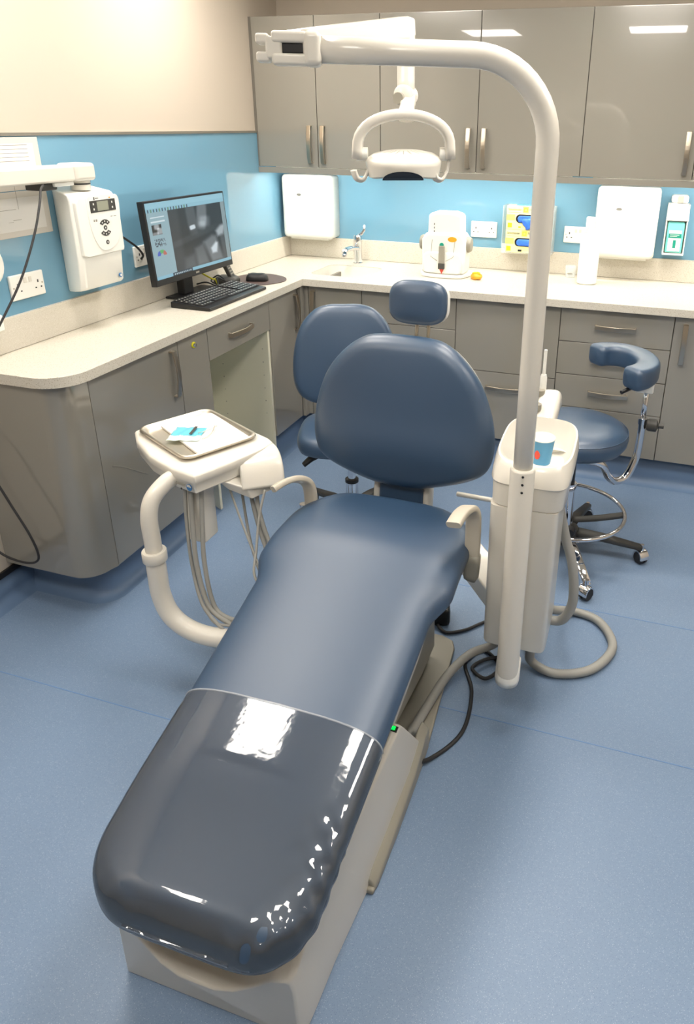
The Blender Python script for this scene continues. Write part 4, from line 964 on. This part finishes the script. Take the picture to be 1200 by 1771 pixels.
# hoses hanging below the console
for nm, Q, r in (('hose', [(.838, -2.345, .66), (.840, -2.36, .55), (.855, -2.38, .40), (.90, -2.41, .28), (.98, -2.43, .22)], .0055),
                 ('hose', [(.855, -2.34, .66), (.857, -2.355, .55), (.872, -2.38, .40), (.915, -2.40, .27), (1.0, -2.41, .23)], .0075),
                 ('hose', [(.885, -2.33, .66), (.885, -2.345, .55), (.893, -2.37, .40), (.93, -2.39, .26), (1.02, -2.40, .24)], .007),
                 ('instrument_tube', [(.915, -2.25, .65), (1.0, -2.30, .50), (1.10, -2.35, .34), (1.16, -2.36, .30)], .0035),
                 ('instrument_tube', [(.935, -2.20, .64), (.945, -2.21, .55), (.985, -2.25, .42), (1.05, -2.30, .34), (1.15, -2.34, .30)], .0045),
                 ('instrument_tube', [(.965, -2.19, .64), (.970, -2.20, .56), (1.02, -2.24, .45), (1.10, -2.30, .36), (1.16, -2.33, .33)], .007),
                 ('instrument_tube', [(1.0, -2.20, .62), (.995, -2.21, .56), (1.03, -2.24, .48), (1.09, -2.28, .40), (1.16, -2.33, .35)], .007),
                 ('instrument_tube', [(1.035, -2.225, .61), (1.03, -2.26, .54), (1.04, -2.31, .45), (1.06, -2.36, .38), (1.14, -2.36, .33)], .004)):
    tube(nm, [tuple(Vector(p)-DO) for p in Q], r, M['hose'], du_, 10, 8)
tube('loop_tube', [tuple(Vector(p)-DO) for p in [(.89, -2.38, .31), (.93, -2.42, .245), (.99, -2.42, .235), (1.1, -2.40, .25)]], .004, M['hose'], du_, 10, 8)
box('motor_box', .04, .10, -.135, -.06, .45, .655, M['white'], du_, bevel=.008)
# instrument tray
it = root('instrument_tray', (TC.x, TC.y, .7215), 'stainless steel instrument tray on the delivery unit', 'tray', rz=math.atan2(A_.y, A_.x))
o1 = rrect(.160, .130, .035, 6); n = len(o1); V = []
for s_, z in ((.88, 0), (.90, .0), (.945, .010), (.955, .012), (.99, .012), (1.0, .009), (1.0, .007), (.985, .010), (.955, .0105), (.945, .008), (.90, -.0015+.0015), (.0, .0)):
    pass
prof = [(0, .0006), (.84, .0006), (.88, .002), (.915, .012), (.93, .0155), (.955, .017), (.98, .0155), (1.0, .009), (.975, .0135), (.955, .015), (.935, .0135), (.91, .008), (.88, 0), (.84, 0)]
for s_, z in prof[1:]: V += [(x*s_, y*s_, z) for x, y in o1]
Fc = [(i*n+k, i*n+(k+1) % n, (i+1)*n+(k+1) % n, (i+1)*n+k) for i in range(len(prof)-2) for k in range(n)]+[tuple(range(n)), tuple((len(prof)-2)*n+k for k in range(n))]
link('tray_pan', raw('tray_pan', V, Fc), M['tray'], it, smooth=True)
pp = root('tray_liner', (.779, -2.134, .7235), 'stack of white tray liner paper lying on the steel tray', 'paper', rz=math.atan2(-.163, .27))
box('sheets', -.133, .135, -.090, .088, 0, .0075, M['paper'], pp, bevel=.001)
po = root('sterile_pouch', (.748, -2.172, .7315), 'small blue and white sterile pouch lying on the tray liner', 'pouch', rz=.27)
def sheet(name, x0, x1, y0_, y1_, m, par, nx=16, ny=12, amp=.0012, h=.001):
    V = []; Fc = []
    for j in range(ny+1):
        for i in range(nx+1):
            x = x0+(x1-x0)*i/nx; y = y0_+(y1_-y0_)*j/ny; V.append((x, y, h+amp*(1+sin(x*190+y*60)*cos(y*150-x*40))))
    Fc = [(j*(nx+1)+i, j*(nx+1)+i+1, (j+1)*(nx+1)+i+1, (j+1)*(nx+1)+i) for j in range(ny) for i in range(nx)]
    o = link(name, raw(name, V, Fc), m, par, smooth=True); s = o.modifiers.new('s', 'SOLIDIFY'); s.thickness = .0008; return o
sheet('film_side', -.05, .035, -.015, .04, M['pouch'], po)
sheet('paper_side', -.05, .038, -.045, -.012, M['pouchw'], po, amp=.0018)
po.scale = (1.15, 1.2, 1)
box('printed_bar', .002, .010, -.012, .038, .0075, .0082, M['dgrey'], po); 
tube('probe', [(.045, -.03, .003), (.060, .0, .006), (.058, .04, .012)], .0012, M['steel'], po, 8, 5)
tube('probe', [(.025, -.005, .008), (.045, .02, .006), (.062, .045, .008)], .0010, M['steel'], po, 8, 5)
# ================================================================== STOOLS
def star_base(par, c, R, ang, n=5, hub_z=.10, m=None, dark=True, R2=None):
    lathe('hub', [(.0, .045), (.035, .05), (.055, .07), (.055, .125), (.035, .14), (0, .14)], M['dgrey'], par, 28, c)
    for k in range(n):
        a = ang+2*pi*k/n; e = (c[0]+R*cos(a), c[1]+R*sin(a)); d_ = (cos(a), sin(a)); 
        P = [(c[0]+.03*d_[0], c[1]+.03*d_[1], .105), (c[0]+R*.5*d_[0], c[1]+R*.5*d_[1], .095), (e[0], e[1], .070)]
        lg = tube('leg', P, [1.25, 1.05, .8], M['chrome'] if k == dark else M['dgrey'], par, 14, sq=(.020, .013, 4), up=(0, 0, 1))
        cs = bpy.data.objects.new('castor', CM); COL.objects.link(cs); cs.parent = par; cs.location = (e[0], e[1], 0); cs.rotation_euler = (0, 0, a+.6)
        wh = bpy.data.objects.new('wheel', WM); COL.objects.link(wh); wh.parent = cs
V1 = lathed([(0, -.019), (.022, -.019), (.0255, -.014), (.0255, -.004), (.02, -.003), (.02, .003), (.0255, .004), (.0255, .014), (.022, .019), (0, .019)], 24, (0, 0, .0255), 'x')
WM = raw('wheel', *V1); WM.materials.append(M['rubber'])
Vc = tubed([(0, .024*cos(t), .0255+.031*sin(t)) for t in [radians(-20+20*k) for k in range(11)]], 1, 12, sq=(.021, .004, 6), up=(0, 1, 0))
Vp = lathed([(.008, .05), (.008, .085), (0, .085)], 14, (0, -.0, 0))
CM = raw('castor', *merge([Vc, Vp])); CM.materials.append(M['chrome'])
for me_ in (WM, CM): me_.shade_smooth(); me_.set_sharp_from_angle(angle=radians(40))
# operator stool (right) with curved arm pad
SX, SY = 1.885, -1.325
so = root('operator_stool', (SX, SY, 0), 'navy round stool with curved arm pad and chrome foot ring, right of the spittoon', 'stool')
star_base(so, (0, 0, 0), .315, radians(-67.5), 5, dark=0)
lathe('gas_sleeve', [(.028, .13), (.028, .30), (.030, .302), (.030, .33), (.0, .33)], M['chrome'], so, 28)
lathe('gas_column', [(.021, .32), (.021, .46), (0, .46)], M['black'], so, 24)
ring = [(.232*cos(2*pi*k/48), .232*sin(2*pi*k/48), .205) for k in range(48)]
tube('foot_ring', ring, .0085, M['chrome'], so, 12, closed=True)
for a in (.15, 2.2, 4.3): tube('ring_spoke', [(.03*cos(a), .03*sin(a), .16), (.12*cos(a), .12*sin(a), .175), (.225*cos(a), .225*sin(a), .20)], 1, M['dgrey'], so, 12, 4, sq=(.016, .010, 3), up=(0, 0, 1))
lathe('ring_knob', [(0, -.02), (.016, -.02), (.02, -.01), (.02, .01), (0, .01)], M['black'], so, 12, (.03, -.08, .155), 'y')
lathe('seat', [(0, .485), (.15, .48), (.19, .49), (.203, .51), (.207, .535), (.203, .5535), (.199, .556), (.193, .564), (.17, .575), (.12, .581), (.06, .582), (0, .582)], M['vinyl2'], so, 64, (0, .035, 0)).data.set_sharp_from_angle(angle=radians(80))
tube('seat_piping', [(.2025*cos(2*pi*k/64), .2025*sin(2*pi*k/64)+.035, .5555) for k in range(64)], .0018, M['vinyl'], so, 6, closed=True)
box('seat_plate', -.07, .07, -.07, .07, .46, .487, M['black'], so)
def SL(x, y, z): return (x-SX, y-SY, z)
tube('arm_tube', [SL(1.93, -1.36, .455), SL(2.0, -1.33, .43), SL(2.03, -1.28, .36), SL(2.06, -1.24, .322), SL(2.10, -1.20, .33), SL(2.128, -1.17, .40), SL(2.135, -1.16, .48), SL(2.136, -1.155, .56)], .0155, M['chrome'], so, 20, 8)
tube('arm_inner_tube', [SL(2.136, -1.155, .55), SL(2.136, -1.15, .71)], .011, M['chrome'], so, 16)
lathe('arm_clamp', [(.0165, -.012), (.019, -.012), (.019, .012), (.0165, .012)], M['chrome'], so, 20, SL(2.136, -1.155, .565))
lathe('arm_knob', [(0, -.026), (.020, -.026), (.026, -.018), (.026, .012), (.01, .02), (.01, .04), (0, .04)], M['dgrey'], so, 14, SL(2.178, -1.165, .555), 'x')
pc = [(1.915, -1.00), (1.955, -.965), (2.01, -.955), (2.06, -.975), (2.10, -1.02), (2.125, -1.09), (2.125, -1.16), (2.10, -1.225), (2.065, -1.265)]
pcz = .80
Q = spline([SL(a, b, pcz-.03) for a, b in pc], 5)
rr_ = [1]*len(Q)
for i, f_ in enumerate((.72, .93)): rr_[i] = f_; rr_[-1-i] = f_
o = tube('arm_pad', Q, rr_, M['vinyl2'], so, 28, sq=(.047, .044, 4.2), up=(0, 0, 1)); o.data.shade_smooth(); o.data.set_sharp_from_angle(angle=radians(75))
box('arm_bracket', *[v for v in (2.09-SX, 2.16-SX, -1.20-SY, -1.12-SY, .695, .738)], M['plast'], so, bevel=.008)
tube('arm_lever', [SL(2.07, -1.24, .725), SL(2.04, -1.27, .715)], .008, M['black'], so, 10)
# assistant stool (left)
AX, AY = .980, -1.42
st2 = root('assistant_stool', (AX, AY, 0), 'navy stool with broad rounded backrest behind the left of the treatment chair', 'stool')
star_base(st2, (0, 0, 0), .29, radians(80), 5, dark=7)
lathe('gas_sleeve', [(.026, .13), (.026, .22), (.028, .222), (.028, .23), (0, .23)], M['chrome'], st2, 28)
lathe('gas_column', [(.017, .22), (.017, .37), (0, .37)], M['chrome'], st2, 24)
fd = radians(112)   # backrest direction seen from the seat
aseat = smooth_out([(-.205, -.02), (-.19, -.13), (-.11, -.185), (.0, -.195), (.11, -.185), (.19, -.13), (.205, -.02), (.18, .12), (.09, .17), (-.09, .17), (-.18, .12)], 4)
fa = ((-.012, .0, .412), (cos(fd-pi/2), sin(fd-pi/2), 0), (cos(fd), sin(fd), 0), (0, 0, 1))
pad('seat', aseat, [(.03, 0), (.006, .01), (0, .03), (0, .045)]+[(.03*(1-cos(pi/2*k/5)), .045+.035*sin(pi/2*k/5)) for k in range(1, 6)]+[(1.6, .083), (1.4, .084), (1.2, .082)], M['vinyl2'], st2, fa)
box('seat_plate', -.09, .09, -.10, .08, .37, .388, M['black'], st2)
bo = Vector((-.077, .145, .525))
fb_ = (bo, (cos(fd-pi/2), sin(fd-pi/2), 0), (cos(fd)*.16, sin(fd)*.16, .987), (-cos(fd)*.987, -sin(fd)*.987, .16))
hb_ = [(0, .43), (.07, .428), (.13, .405), (.185, .34), (.215, .24), (.222, .13), (.205, .06), (.16, .02), (.09, .003), (0, 0)]
ob = hb_+[(-a, b) for a, b in hb_[-2:0:-1]]
pad('backrest', smooth_out(ob, 4), [(.02, 0), (.004, .006), (0, .02), (0, .032)]+[(.034*(1-cos(pi/2*k/5)), .032+.03*sin(pi/2*k/5)) for k in range(1, 6)]+[(1+s, .062) for s in (.75, .55, .35, .15)], M['vinyl2'], st2, fb_, lambda u, v: .012*max(0, 1-(u/.2)**2)*max(0, 1-((v-.22)/.2)**2))
tube('back_stem', [(-.0, .08, .378), (-.07, .20, .385), (-.09, .25, .43), (-.095, .245, .62)], 1, M['dgrey'], st2, 14, 6, sq=(.022, .006, 5), up=(0, 0, 1))
for dx in (0, .025): tube('lever', [(-.07, -.08+dx, .385), (-.12, -.11+dx*1.4, .375), (-.155, -.14+dx*1.8, .345)], [.7, 1.1, .8], M['black'], st2, 12, 5, sq=(.019, .010, 3))
lathe('gas_ring', [(.027, .225), (.029, .227), (.029, .24), (.018, .243)], M['black'], st2, 24)
